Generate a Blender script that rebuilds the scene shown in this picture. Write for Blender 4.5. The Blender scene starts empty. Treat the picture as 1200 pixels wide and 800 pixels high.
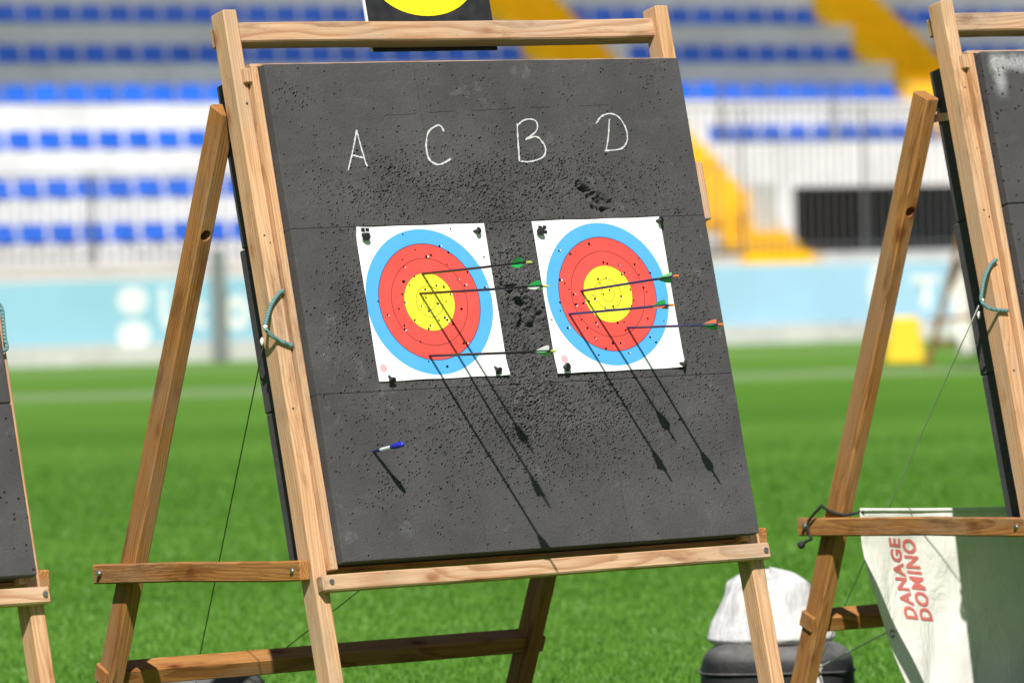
import bpy, bmesh, math, random
import numpy as np
from mathutils import Vector, Matrix

random.seed(7)
rng = np.random.default_rng(11)
sc = bpy.context.scene
col = sc.collection

# ------------------------------------------------------------------ camera
Z0 = 0.62                       # height of the foam board's lower edge
CAM = Vector((-7.9056, -12.6094, 0.7516 + Z0))
YAW, PITCH, ROLL, FPX = 0.5893, -0.0138, -0.0219, 6929.87
FW = Vector((math.sin(YAW) * math.cos(PITCH), math.cos(YAW) * math.cos(PITCH), math.sin(PITCH)))
_r = Vector((math.cos(YAW), -math.sin(YAW), 0))
_u = _r.cross(FW)
RT = math.cos(ROLL) * _r + math.sin(ROLL) * _u
UP = -math.sin(ROLL) * _r + math.cos(ROLL) * _u
cd = bpy.data.cameras.new('camera')
cam = bpy.data.objects.new('camera', cd)
col.objects.link(cam)
cam.matrix_world = Matrix(((RT.x, UP.x, -FW.x, CAM.x), (RT.y, UP.y, -FW.y, CAM.y),
                           (RT.z, UP.z, -FW.z, CAM.z), (0, 0, 0, 1)))
cd.sensor_fit = 'HORIZONTAL'
cd.sensor_width = 36
cd.lens = FPX / 1200 * 36
cd.clip_start = 0.5
cd.clip_end = 3000
cd.dof.use_dof = True
cd.dof.focus_distance = 15.3
cd.dof.aperture_fstop = 4.5
sc.camera = cam

# ------------------------------------------------------------------ sky, sun, exposure
SUN = Vector((0.3786, 0.5757, -0.7247)).normalized()      # direction the light travels
w = bpy.data.worlds.new('World')
sc.world = w
w.use_nodes = True
wn = w.node_tree.nodes
sky = wn.new('ShaderNodeTexSky')
sky.sky_type = 'NISHITA'
sky.sun_disc = False
sky.sun_elevation = math.asin(-SUN.z)
sky.sun_rotation = math.atan2(-SUN.x, -SUN.y)
wn['Background'].inputs[1].default_value = 0.05
w.node_tree.links.new(sky.outputs[0], wn['Background'].inputs[0])
sl = bpy.data.lights.new('sun', 'SUN')
sl.energy = 5.0
sl.angle = math.radians(0.53)
sl.color = (1.0, 0.965, 0.92)
sun = bpy.data.objects.new('sun', sl)
col.objects.link(sun)
sun.rotation_euler = SUN.to_track_quat('-Z', 'Y').to_euler()
sun.location = (-10, -15, 30)
sc.view_settings.view_transform = 'Standard'
sc.view_settings.look = 'None'
sc.view_settings.exposure = 0.22
sc.view_settings.gamma = 1.0

# ------------------------------------------------------------------ pixel rays (photo pixels, 1200 x 800)
def ray(px):
    return CAM.copy(), FW + (px[0] - 600) / FPX * RT - (px[1] - 400) / FPX * UP
def onz(px, z):
    o, d = ray(px)
    return o + (z - o.z) / d.z * d
def atdepth(px, D):
    o, d = ray(px)
    return o + D * d

# ------------------------------------------------------------------ helpers
def link(o, parent=None):
    col.objects.link(o)
    if parent is not None:
        o.parent = parent
    return o
def tag(o, label=None, cat=None, group=None, kind=None):
    if label: o['label'] = label
    if cat: o['category'] = cat
    if group: o['group'] = group
    if kind: o['kind'] = kind
    return o
def empty(name, mat=None):
    o = bpy.data.objects.new(name, None)
    o.empty_display_size = 0.1
    col.objects.link(o)
    if mat is not None: o.matrix_world = mat
    return o
def mesh_obj(name, verts, faces, mat, parent=None, smooth=False, ml=None):
    me = bpy.data.meshes.new(name)
    me.from_pydata([tuple(v) for v in verts], [], faces)
    if mat: me.materials.append(mat)
    if smooth: me.shade_smooth()
    o = bpy.data.objects.new(name, me)
    link(o, parent)
    if ml is not None: o.matrix_local = ml
    return o
def bm_obj(name, bm, mat, parent=None, smooth=False, ml=None):
    me = bpy.data.meshes.new(name)
    bm.to_mesh(me); bm.free()
    if mat: me.materials.append(mat)
    if smooth: me.shade_smooth()
    o = bpy.data.objects.new(name, me)
    link(o, parent)
    if ml is not None: o.matrix_local = ml
    return o
def box_bm(sx, sy, sz, bev=0.0, seg=1, cuts=0, jit=0.0):
    bm = bmesh.new()
    bmesh.ops.create_cube(bm, size=1)
    bmesh.ops.scale(bm, vec=(sx, sy, sz), verts=bm.verts)
    if bev > 0:
        bmesh.ops.bevel(bm, geom=list(bm.edges), offset=bev, segments=seg, profile=0.5, affect='EDGES')
    if cuts:
        for k in range(1, cuts):
            z = -sz / 2 + sz * k / cuts
            bmesh.ops.bisect_plane(bm, geom=list(bm.verts) + list(bm.edges) + list(bm.faces), plane_co=(0, 0, z), plane_no=(0, 0, 1))
        if jit:
            ph = [random.uniform(0, 6.28) for _ in range(4)]
            for v in bm.verts:
                f = v.co.z / sz * 6
                v.co.x += jit * math.sin(f + ph[0]) + jit * .5 * math.sin(2.7 * f + ph[1])
                v.co.y += jit * math.sin(1.3 * f + ph[2]) + jit * .4 * math.sin(3.3 * f + ph[3])
    return bm
def basis(c, x, y, z):
    return Matrix(((x.x, y.x, z.x, c.x), (x.y, y.y, z.y, c.y), (x.z, y.z, z.z, c.z), (0, 0, 0, 1)))
def timber(name, p0, p1, wx, dy, xdir, mat, parent, bev=0.004, jit=0.0012, label=None):
    """a sawn length of wood: local Z along its length so that the grain follows it"""
    p0, p1 = Vector(p0), Vector(p1)
    z = (p1 - p0).normalized()
    x = (Vector(xdir) - Vector(xdir).dot(z) * z).normalized()
    y = z.cross(x)
    L = (p1 - p0).length
    bm = box_bm(wx, dy, L, bev, 1, 7 if L > .5 else 0, jit if L > .5 else 0)
    o = bm_obj(name, bm, mat, parent, ml=basis((p0 + p1) / 2, x, y, z))
    if label: o['label'] = label
    return o
def abox(name, lo, hi, mat, parent=None, bev=0.0, ml=None):
    lo, hi = Vector(lo), Vector(hi)
    bm = box_bm(*(hi - lo), bev)
    c = (lo + hi) / 2
    m = Matrix.Translation(c)
    if ml is not None: m = ml @ m
    return bm_obj(name, bm, mat, parent, ml=m)
def catmull(pts, n=8):
    P = [Vector(p) for p in pts]
    P = [2 * P[0] - P[1]] + P + [2 * P[-1] - P[-2]]
    out = []
    for i in range(1, len(P) - 2):
        for k in range(n):
            t = k / n
            a, b, c, d = P[i - 1:i + 3]
            out.append(.5 * ((2 * b) + (c - a) * t + (2 * a - 5 * b + 4 * c - d) * t * t + (3 * b - a - 3 * c + d) * t ** 3))
    out.append(P[-2])
    return out
def tube_data(pts, rad, seg=8):
    pts = [Vector(p) for p in pts]
    V, F = [], []
    up = Vector((0.123, 0.456, 0.88))
    n = len(pts)
    for i, p in enumerate(pts):
        tdir = (pts[min(i + 1, n - 1)] - pts[max(i - 1, 0)]).normalized()
        x = up.cross(tdir).normalized()
        y = tdir.cross(x)
        up = y.cross(tdir) * 0 + up
        r = rad(i / (n - 1)) if callable(rad) else rad
        for k in range(seg):
            a = 2 * math.pi * k / seg
            V.append(p + r * (math.cos(a) * x + math.sin(a) * y))
    for i in range(n - 1):
        for k in range(seg):
            k2 = (k + 1) % seg
            F.append((i * seg + k, i * seg + k2, (i + 1) * seg + k2, (i + 1) * seg + k))
    F.append(tuple(range(seg - 1, -1, -1)))
    F.append(tuple((n - 1) * seg + k for k in range(seg)))
    return V, F
def tube(name, pts, rad, mat, parent=None, seg=8):
    V, F = tube_data(pts, rad, seg)
    return mesh_obj(name, V, F, mat, parent, smooth=True)
def lathe(name, prof, mat, parent=None, seg=16, ml=None, smooth=False):
    """profile [(r, z)] turned about local Z"""
    V, F = [], []
    for r, z in prof:
        for k in range(seg):
            a = 2 * math.pi * k / seg
            V.append((r * math.cos(a), r * math.sin(a), z))
    m = len(prof)
    for i in range(m - 1):
        for k in range(seg):
            k2 = (k + 1) % seg
            F.append((i * seg + k, i * seg + k2, (i + 1) * seg + k2, (i + 1) * seg + k))
    F.append(tuple(range(seg - 1, -1, -1)))
    F.append(tuple((m - 1) * seg + k for k in range(seg)))
    return mesh_obj(name, V, F, mat, parent, smooth=smooth, ml=ml)

# ------------------------------------------------------------------ materials
class NT:
    def __init__(s, name):
        s.m = bpy.data.materials.new(name)
        s.m.use_nodes = True
        s.t = s.m.node_tree
        s.b = s.t.nodes['Principled BSDF']
    def n(s, typ, **kw):
        nd = s.t.nodes.new(typ)
        for k, v in kw.items(): setattr(nd, k, v)
        return nd
    def l(s, a, b): s.t.links.new(a, b)
    def val(s, sock, v): sock.default_value = v
    def noise(s, vec, scale, detail=3, rough=.55, dist=0):
        nd = s.n('ShaderNodeTexNoise')
        nd.inputs['Scale'].default_value = scale
        nd.inputs['Detail'].default_value = detail
        nd.inputs['Roughness'].default_value = rough
        nd.inputs['Distortion'].default_value = dist
        if vec is not None: s.l(vec, nd.inputs['Vector'])
        return nd.outputs['Fac']
    def ramp(s, fac, stops, interp='LINEAR'):
        nd = s.n('ShaderNodeValToRGB')
        cr = nd.color_ramp
        cr.interpolation = interp
        while len(cr.elements) < len(stops): cr.elements.new(0.5)
        for e, (p, c) in zip(cr.elements, stops):
            e.position = p
            e.color = (*c, 1) if isinstance(c, (tuple, list)) else (c, c, c, 1)
        s.l(fac, nd.inputs[0])
        return nd.outputs[0]
    def mix(s, fac, a, b, mode='MIX'):
        nd = s.n('ShaderNodeMix', data_type='RGBA', blend_type=mode)
        for k, v in ((0, fac), (6, a), (7, b)):
            if hasattr(v, 'is_linked') or hasattr(v, 'links'): s.l(v, nd.inputs[k])
            else: nd.inputs[k].default_value = (*v, 1) if isinstance(v, (tuple, list)) else v
        return nd.outputs[2]
    def math(s, op, a, b=None, c=None):
        nd = s.n('ShaderNodeMath', operation=op)
        for k, v in enumerate((a, b, c)):
            if v is None: continue
            if hasattr(v, 'links'): s.l(v, nd.inputs[k])
            else: nd.inputs[k].default_value = v
        return nd.outputs[0]
    def mapping(s, vec, scale=(1, 1, 1), loc=(0, 0, 0)):
        nd = s.n('ShaderNodeMapping')
        nd.inputs['Scale'].default_value = scale
        nd.inputs['Location'].default_value = loc
        s.l(vec, nd.inputs['Vector'])
        return nd.outputs[0]
    def obj(s):
        return s.n('ShaderNodeTexCoord').outputs['Object']
    def objrand(s, k=30.0):
        """object coordinates shifted by a random amount for each object"""
        co = s.obj()
        r = s.n('ShaderNodeObjectInfo').outputs['Random']
        cx = s.n('ShaderNodeCombineXYZ')
        s.l(s.math('MULTIPLY', r, k), cx.inputs[0])
        s.l(s.math('MULTIPLY', r, k * 1.7), cx.inputs[1])
        s.l(s.math('MULTIPLY', r, k * .6), cx.inputs[2])
        a = s.n('ShaderNodeVectorMath', operation='ADD')
        s.l(co, a.inputs[0]); s.l(cx.outputs[0], a.inputs[1])
        return a.outputs[0]
    def bump(s, h, strength=.3, dist=.01, prev=None):
        nd = s.n('ShaderNodeBump')
        nd.inputs['Strength'].default_value = strength
        nd.inputs['Distance'].default_value = dist
        s.l(h, nd.inputs['Height'])
        if prev is not None: s.l(prev, nd.inputs['Normal'])
        return nd.outputs[0]
    def out(s, color=None, rough=None, normal=None, metal=None, spec=None):
        for key, v in (('Base Color', color), ('Roughness', rough), ('Normal', normal), ('Metallic', metal), ('Specular IOR Level', spec)):
            if v is None: continue
            i = s.b.inputs[key]
            if hasattr(v, 'links'): s.l(v, i)
            else: i.default_value = (*v, 1) if isinstance(v, (tuple, list)) else v
        return s.m

def wood(name, pale, mid, dark, wear=.3, grey=(.30, .25, .20), late=.6):
    t = NT(name)
    co = t.objrand()
    raw = t.obj()
    # wandering pith: growth rings cut along their length
    nz = t.n('ShaderNodeTexNoise'); nz.inputs['Scale'].default_value = 1.0; nz.inputs['Detail'].default_value = 2.0
    t.l(t.mapping(co, (5, 5, 1.6)), nz.inputs['Vector'])
    sub = t.n('ShaderNodeVectorMath', operation='SUBTRACT'); t.l(nz.outputs['Color'], sub.inputs[0]); sub.inputs[1].default_value = (.5, .5, .5)
    mul = t.n('ShaderNodeVectorMath', operation='MULTIPLY'); t.l(sub.outputs[0], mul.inputs[0]); mul.inputs[1].default_value = (.075, .075, 0)
    rnd = t.n('ShaderNodeObjectInfo').outputs['Random']
    add = t.n('ShaderNodeVectorMath', operation='ADD'); t.l(raw, add.inputs[0]); t.l(mul.outputs[0], add.inputs[1])
    sx = t.n('ShaderNodeSeparateXYZ'); t.l(add.outputs[0], sx.inputs[0])
    px = t.math('ADD', sx.outputs[0], t.math('SUBTRACT', t.math('MULTIPLY', rnd, .10), .05))
    py = t.math('ADD', sx.outputs[1], t.math('ADD', t.math('MULTIPLY', t.math('FRACT', t.math('MULTIPLY', rnd, 7.3)), .05), .012))
    r = t.math('SQRT', t.math('ADD', t.math('MULTIPLY', px, px), t.math('MULTIPLY', py, py)))
    ring = t.math('FRACT', t.math('MULTIPLY', r, 135.0))
    g1 = t.noise(t.mapping(co, (22, 22, .8)), 1.0, 4, .6, .4)
    g2 = t.noise(t.mapping(co, (210, 210, 6)), 1.0, 3, .65)
    base = t.ramp(g1, [(.28, mid), (.5, tuple((a + b) / 2 for a, b in zip(mid, pale))), (.72, pale)])
    base = t.mix(t.math('MULTIPLY', t.ramp(ring, [(.0, 0.0), (.45, .12), (.85, 1.0), (.96, .9), (1.0, 0.0)]), late), base, dark)
    base = t.mix(t.math('MULTIPLY', t.ramp(g2, [(.36, 1.0), (.58, 0.0)]), .35), base, dark)
    # knots
    vo = t.n('ShaderNodeTexVoronoi', feature='F1')
    vo.inputs['Scale'].default_value = 1.0
    dco = t.noise(t.mapping(co, (40, 40, 14)), 1.0, 2)
    a = t.n('ShaderNodeVectorMath', operation='ADD')
    t.l(t.mapping(co, (9, 9, 4.6)), a.inputs[0])
    cx = t.n('ShaderNodeCombineXYZ'); t.l(t.math('MULTIPLY', dco, .2), cx.inputs[0]); t.l(t.math('MULTIPLY', dco, .14), cx.inputs[2])
    t.l(cx.outputs[0], a.inputs[1]); t.l(a.outputs[0], vo.inputs['Vector'])
    kd = vo.outputs['Distance']
    base = t.mix(t.ramp(kd, [(.05, .85), (.10, .6), (.14, .25), (.25, 0.0)]), base, (dark[0] * .8, dark[1] * .55, dark[2] * .45))
    base = t.mix(t.ramp(kd, [(.03, .75), (.06, 0.0)]), base, (.05, .022, .010))
    # grey weathering, handling dirt, stains
    wz = t.noise(t.mapping(co, (9, 9, 2.2)), 1.0, 5, .7)
    base = t.mix(t.math('MULTIPLY', t.ramp(wz, [(.46, 0.0), (.60, 1.0)]), wear), base, grey)
    wd = t.noise(t.mapping(co, (15, 15, 3.4), (3, 1, 2)), 1.0, 6, .72)
    base = t.mix(t.math('MULTIPLY', t.ramp(wd, [(.54, 0.0), (.66, 1.0)]), .5), base, tuple(x * .45 for x in dark))
    sp = t.noise(t.mapping(co, (90, 90, 40)), 1.0, 3, .7)
    base = t.mix(t.math('MULTIPLY', t.ramp(sp, [(.66, 0.0), (.74, 1.0)]), .6), base, (.07, .04, .025))
    h = t.math('ADD', t.math('MULTIPLY', g2, .6), t.math('MULTIPLY', ring, .25))
    return t.out(base, .75, t.bump(h, .45, .004), spec=.25)

M = {}
M['pine'] = wood('pine', (.74, .49, .30), (.58, .32, .155), (.34, .14, .042), .45, (.40, .31, .22), .46)
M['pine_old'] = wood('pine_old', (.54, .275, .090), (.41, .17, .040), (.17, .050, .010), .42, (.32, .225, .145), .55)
M['pine_rail'] = wood('pine_rail', (.68, .47, .31), (.54, .33, .19), (.30, .12, .042), .5, (.40, .32, .25), .58)

def plain(name, c, rough=.6, metal=0., var=.0, vs=8., spec=.5, bumps=0., bscale=40):
    t = NT(name)
    colr = c
    nrm = None
    if var:
        co = t.objrand()
        n = t.noise(co, vs, 4, .6)
        colr = t.mix(t.ramp(n, [(.3, 0.0), (.7, 1.0)]), tuple(x * (1 - var) for x in c), tuple(min(1, x * (1 + var)) for x in c))
    if bumps:
        nrm = t.bump(t.noise(t.objrand(), bscale, 4, .6), bumps, .01)
    return t.out(colr, rough, nrm, metal, spec)

M['steel'] = plain('steel', (.5, .5, .5), .35, 1.0, .2, 60)
M['nail'] = plain('rusty_nail', (.03, .02, .015), .7)
M['white_paper_edge'] = plain('sign_edge', (.8, .8, .8), .6)

def foam(name, pits=True, spray=False):
    t = NT(name)
    co = t.obj()
    n1 = t.noise(co, 5, 5, .65)
    n2 = t.noise(co, 220, 3, .7)
    n3 = t.noise(t.mapping(co, (2, 2, 9)), 3.0, 4, .6)
    c = t.ramp(n1, [(.28, (.056, .053, .055)), (.72, (.108, .102, .106))])
    c = t.mix(t.ramp(n2, [(.35, .55), (.65, 0.0)]), c, (.054, .051, .0525))
    c = t.mix(t.math('MULTIPLY', t.ramp(n3, [(.58, 0.0), (.75, 1.0)]), .35), c, (.12, .115, .11))
    oi = t.n('ShaderNodeObjectInfo').outputs['Random']
    c = t.mix(t.math('MULTIPLY', oi, .28), c, (.054, .051, .0525))
    # pale dusty scuffs
    sc_ = t.noise(t.mapping(co, (9, 9, 9)), 1.4, 6, .75)
    c = t.mix(t.math('MULTIPLY', t.ramp(sc_, [(.60, 0.0), (.74, 1.0)]), .5), c, (.20, .195, .19))
    if spray:
        s_ = t.n('ShaderNodeSeparateXYZ'); t.l(co, s_.inputs[0])
        x, z = s_.outputs[0], s_.outputs[2]
        wob = t.math('MULTIPLY', t.math('SUBTRACT', t.noise(co, 30, 3), .5), .03)
        x = t.math('ADD', x, wob); z = t.math('ADD', z, wob)
        ma = t.n('ShaderNodeMapRange'); ma.interpolation_type = 'SMOOTHSTEP'
        # arms of an L left by a spray can round a stencil
        zz = Z0 + 1.3 * math.cos(0.2342)
        def band(v, a0, a1, soft):
            up = t.n('ShaderNodeMapRange'); up.interpolation_type = 'SMOOTHSTEP'
            t.l(v, up.inputs[0]); up.inputs[1].default_value = a0 - soft; up.inputs[2].default_value = a0 + soft
            dn = t.n('ShaderNodeMapRange'); dn.interpolation_type = 'SMOOTHSTEP'
            t.l(v, dn.inputs[0]); dn.inputs[1].default_value = a1 - soft; dn.inputs[2].default_value = a1 + soft
            return t.math('SUBTRACT', up.outputs[0], dn.outputs[0])
        v1 = t.math('MULTIPLY', band(x, .032, .066, .017), band(z, zz - .115, zz - .015, .03))
        v2 = t.math('MULTIPLY', band(x, .032, .2, .02), band(z, zz - .052, zz - .015, .018))
        m_ = t.math('MINIMUM', t.math('ADD', v1, v2), 1.0)
        m_ = t.math('MULTIPLY', m_, t.ramp(t.noise(co, 150, 3, .7), [(.3, .35), (.6, .85)]))
        c = t.mix(m_, c, (.45, .45, .45))
    h = t.noise(co, 300, 3, .7)
    nrm = t.bump(h, .6, .004)
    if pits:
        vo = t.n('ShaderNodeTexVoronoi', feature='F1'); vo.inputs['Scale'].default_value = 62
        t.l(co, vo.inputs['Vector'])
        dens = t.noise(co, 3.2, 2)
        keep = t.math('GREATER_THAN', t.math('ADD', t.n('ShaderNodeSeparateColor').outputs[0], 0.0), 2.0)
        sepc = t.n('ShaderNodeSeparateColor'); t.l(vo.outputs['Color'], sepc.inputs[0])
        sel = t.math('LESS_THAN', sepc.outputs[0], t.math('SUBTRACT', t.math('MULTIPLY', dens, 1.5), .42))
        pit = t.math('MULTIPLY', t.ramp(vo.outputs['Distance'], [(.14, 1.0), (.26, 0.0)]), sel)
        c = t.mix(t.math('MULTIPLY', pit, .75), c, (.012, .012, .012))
        nrm = t.bump(t.math('SUBTRACT', 1.0, pit), .9, .006, nrm)
    return t.out(c, .88, nrm, spec=.25)
M['foam'] = foam('foam', False)
M['foam_pitted'] = foam('foam_pitted', True)
M['foam_spray'] = foam('foam_spray', True, True)
M['chalk'] = plain('chalk', (.55, .55, .54), .95, 0, .2, 200, .1)
M['black_plastic'] = plain('black_plastic', (.012, .012, .013), .45)
M['hole'] = plain('torn_hole', (.012, .010, .010), .95, spec=0.0)
M['torn_paper'] = plain('torn_paper', (.75, .74, .72), .9)

def face_mat():
    t = NT('printed_target_face')
    co = t.obj()
    s_ = t.n('ShaderNodeSeparateXYZ'); t.l(co, s_.inputs[0])
    x, y = s_.outputs[0], s_.outputs[1]
    r = t.math('SQRT', t.math('ADD', t.math('MULTIPLY', x, x), t.math('MULTIPLY', y, y)))
    white, blue, red, yel = (.84, .84, .85), (.065, .37, .82), (.82, .060, .045), (.93, .80, .02)
    k = 1 / .22
    c = t.ramp(t.math('MULTIPLY', r, k), [(0, yel), (.077 * k, red), (.1536 * k, blue), (.192 * k, white)], 'CONSTANT')
    fade = t.noise(co, 14, 4)
    c = t.mix(t.math('MULTIPLY', fade, .05), c, (.9, .88, .85))
    def ring(rad, wd, cc, str_):
        nonlocal c
        d = t.math('ABSOLUTE', t.math('SUBTRACT', r, rad))
        m_ = t.math('MULTIPLY', t.math('LESS_THAN', d, wd), str_)
        c = t.mix(m_, c, cc)
    ring(.0205, .0011, (.06, .05, .01), .75)
    ring(.041, .0011, (.06, .05, .01), .75)
    ring(.077, .0011, (.05, .02, .02), .75)
    ring(.1152, .0011, (.05, .02, .02), .8)
    ring(.1536, .0013, (.02, .02, .05), .8)
    # maker's stamp, pink, in the lower left corner
    dx = t.math('ADD', x, .172); dy = t.math('ADD', y, .168)
    rr = t.math('SQRT', t.math('ADD', t.math('MULTIPLY', dx, dx), t.math('MULTIPLY', dy, dy)))
    spot = t.math('MULTIPLY', t.math('LESS_THAN', rr, .0105), t.ramp(t.math('SINE', t.math('MULTIPLY', rr, 2200.0)), [(.3, .6), (.7, 1.0)]))
    c = t.mix(spot, c, (.72, .22, .26))
    crease = t.noise(co, 9, 3, .5, .6)
    return t.out(c, .55, t.bump(crease, .25, .01), spec=.35)
M['face'] = face_mat()

# ------------------------------------------------------------------ ground
gd = NT('turf')
co = gd.obj()
big = gd.noise(gd.mapping(co, (.06, .22, 1)), 1.0, 4)
med = gd.noise(gd.mapping(co, (1, 1, 1)), 1.1, 4, .65)
fin = gd.noise(co, 16, 4, .7)
s_ = gd.n('ShaderNodeSeparateXYZ'); gd.l(co, s_.inputs[0])
c = gd.ramp(fin, [(.3, (.074, .195, .012)), (.7, (.130, .310, .028))])
c = gd.mix(gd.ramp(med, [(.35, .35), (.65, 0.0)]), c, (.070, .175, .020))
c = gd.mix(gd.ramp(big, [(.42, 0.0), (.62, .6)]), c, (.165, .335, .050))
# mown strips: paler bands parallel to the touchline
def strip(y0, y1, soft, cc, k):
    global c
    yy = gd.math('ADD', s_.outputs[1], gd.math('MULTIPLY', s_.outputs[0], .2))
    a = gd.n('ShaderNodeMapRange'); gd.l(yy, a.inputs[0]); a.inputs[1].default_value = y0 - soft; a.inputs[2].default_value = y0 + soft
    b = gd.n('ShaderNodeMapRange'); gd.l(yy, b.inputs[0]); b.inputs[1].default_value = y1 - soft; b.inputs[2].default_value = y1 + soft
    c = gd.mix(gd.math('MULTIPLY', gd.math('SUBTRACT', a.outputs[0], b.outputs[0]), k), c, cc)
strip(46.2, 49.6, .3, (.24, .34, .16), .8)
strip(58.5, 66, 1.2, (.15, .25, .07), .5)
strip(30, 36, 1.0, (.05, .16, .010), .35)
strip(22, 26, 1.5, (.15, .30, .05), .35)
M['turf'] = gd.out(c, .9, gd.bump(gd.noise(co, 40, 3, .7), .8, .03), spec=.1)
gv = [(-350, -60, 0), (450, -60, 0), (450, 700, 0), (-350, 700, 0)]
tag(mesh_obj('ground', gv, [(0, 1, 2, 3)], M['turf']), kind='structure')

# ------------------------------------------------------------------ target stands
T = 0.2342
ST, CT = math.sin(T), math.cos(T)
NV = Vector((0, -CT, ST))
def bpl(a, b, n=0.0):
    """point in a stand's own frame: a across the board, b up its face, n out of it"""
    return Vector((a, b * ST - n * CT, Z0 + b * CT + n * ST))
BASIS = lambda a, b, n: basis(bpl(a, b, n), Vector((1, 0, 0)), Vector((0, ST, CT)), NV)   # local x, y, z = a, b, n
def frame(shift, rho):
    return Matrix.Translation(Vector(shift) + Vector((0, 0, Z0))) @ Matrix.Rotation(rho, 4, NV) @ Matrix.Translation((0, 0, -Z0))
class Fr:
    def __init__(s, mat): s.m = mat; s.i = mat.inverted()
    def lray(s, px):
        o, d = ray(px)
        return s.i @ o, s.i.to_3x3() @ d
    def onx(s, px, x):
        o, d = s.lray(px)
        return o + (x - o.x) / d.x * d
    def plane(s, px, n=0.0):
        o, d = s.lray(px)
        p0 = bpl(0, 0, n)
        k = (p0 - o).dot(NV) / d.dot(NV)
        P = o + k * d
        q = P - Vector((0, 0, Z0))
        return P, P.x, q.y * ST + q.z * CT
RHO = 0.01365
MF = frame((0, 0, 0), RHO)
F0 = Fr(MF)
def shift_for(px, a, b, dy, rho):
    """place another stand in the same row so that the board point (a, b) is seen at px"""
    o, d = ray(px)
    P = frame((0, 0, 0), rho) @ bpl(a, b)
    k = (P.y + dy - o.y) / d.y
    Q = o + k * d
    return Vector((Q.x - P.x, dy, Q.z - P.z)), Q.z - P.z
SR, dzr = shift_for((1149, 60), 0, 1.3, -.10, RHO)
SLf, dzl = shift_for((44.5, 674), 1.3, 0, .10, RHO)
print('neighbour shifts', SR, dzr, SLf, dzl)

def legs_foot(a, n):
    b = -(Z0 + .09 + n * ST) / CT
    return bpl(a, b, n)

def bolt(parent, c, axis, r=.0075, h=.006):
    z = Vector(axis).normalized()
    x = Vector((.3, .5, .77)).cross(z).normalized()
    lathe('bolt', [(r, 0), (r, h * .5), (r * .75, h), (.001, h * 1.05)], M['steel'], parent, 10, basis(Vector(c), x, z.cross(x), z))

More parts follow.
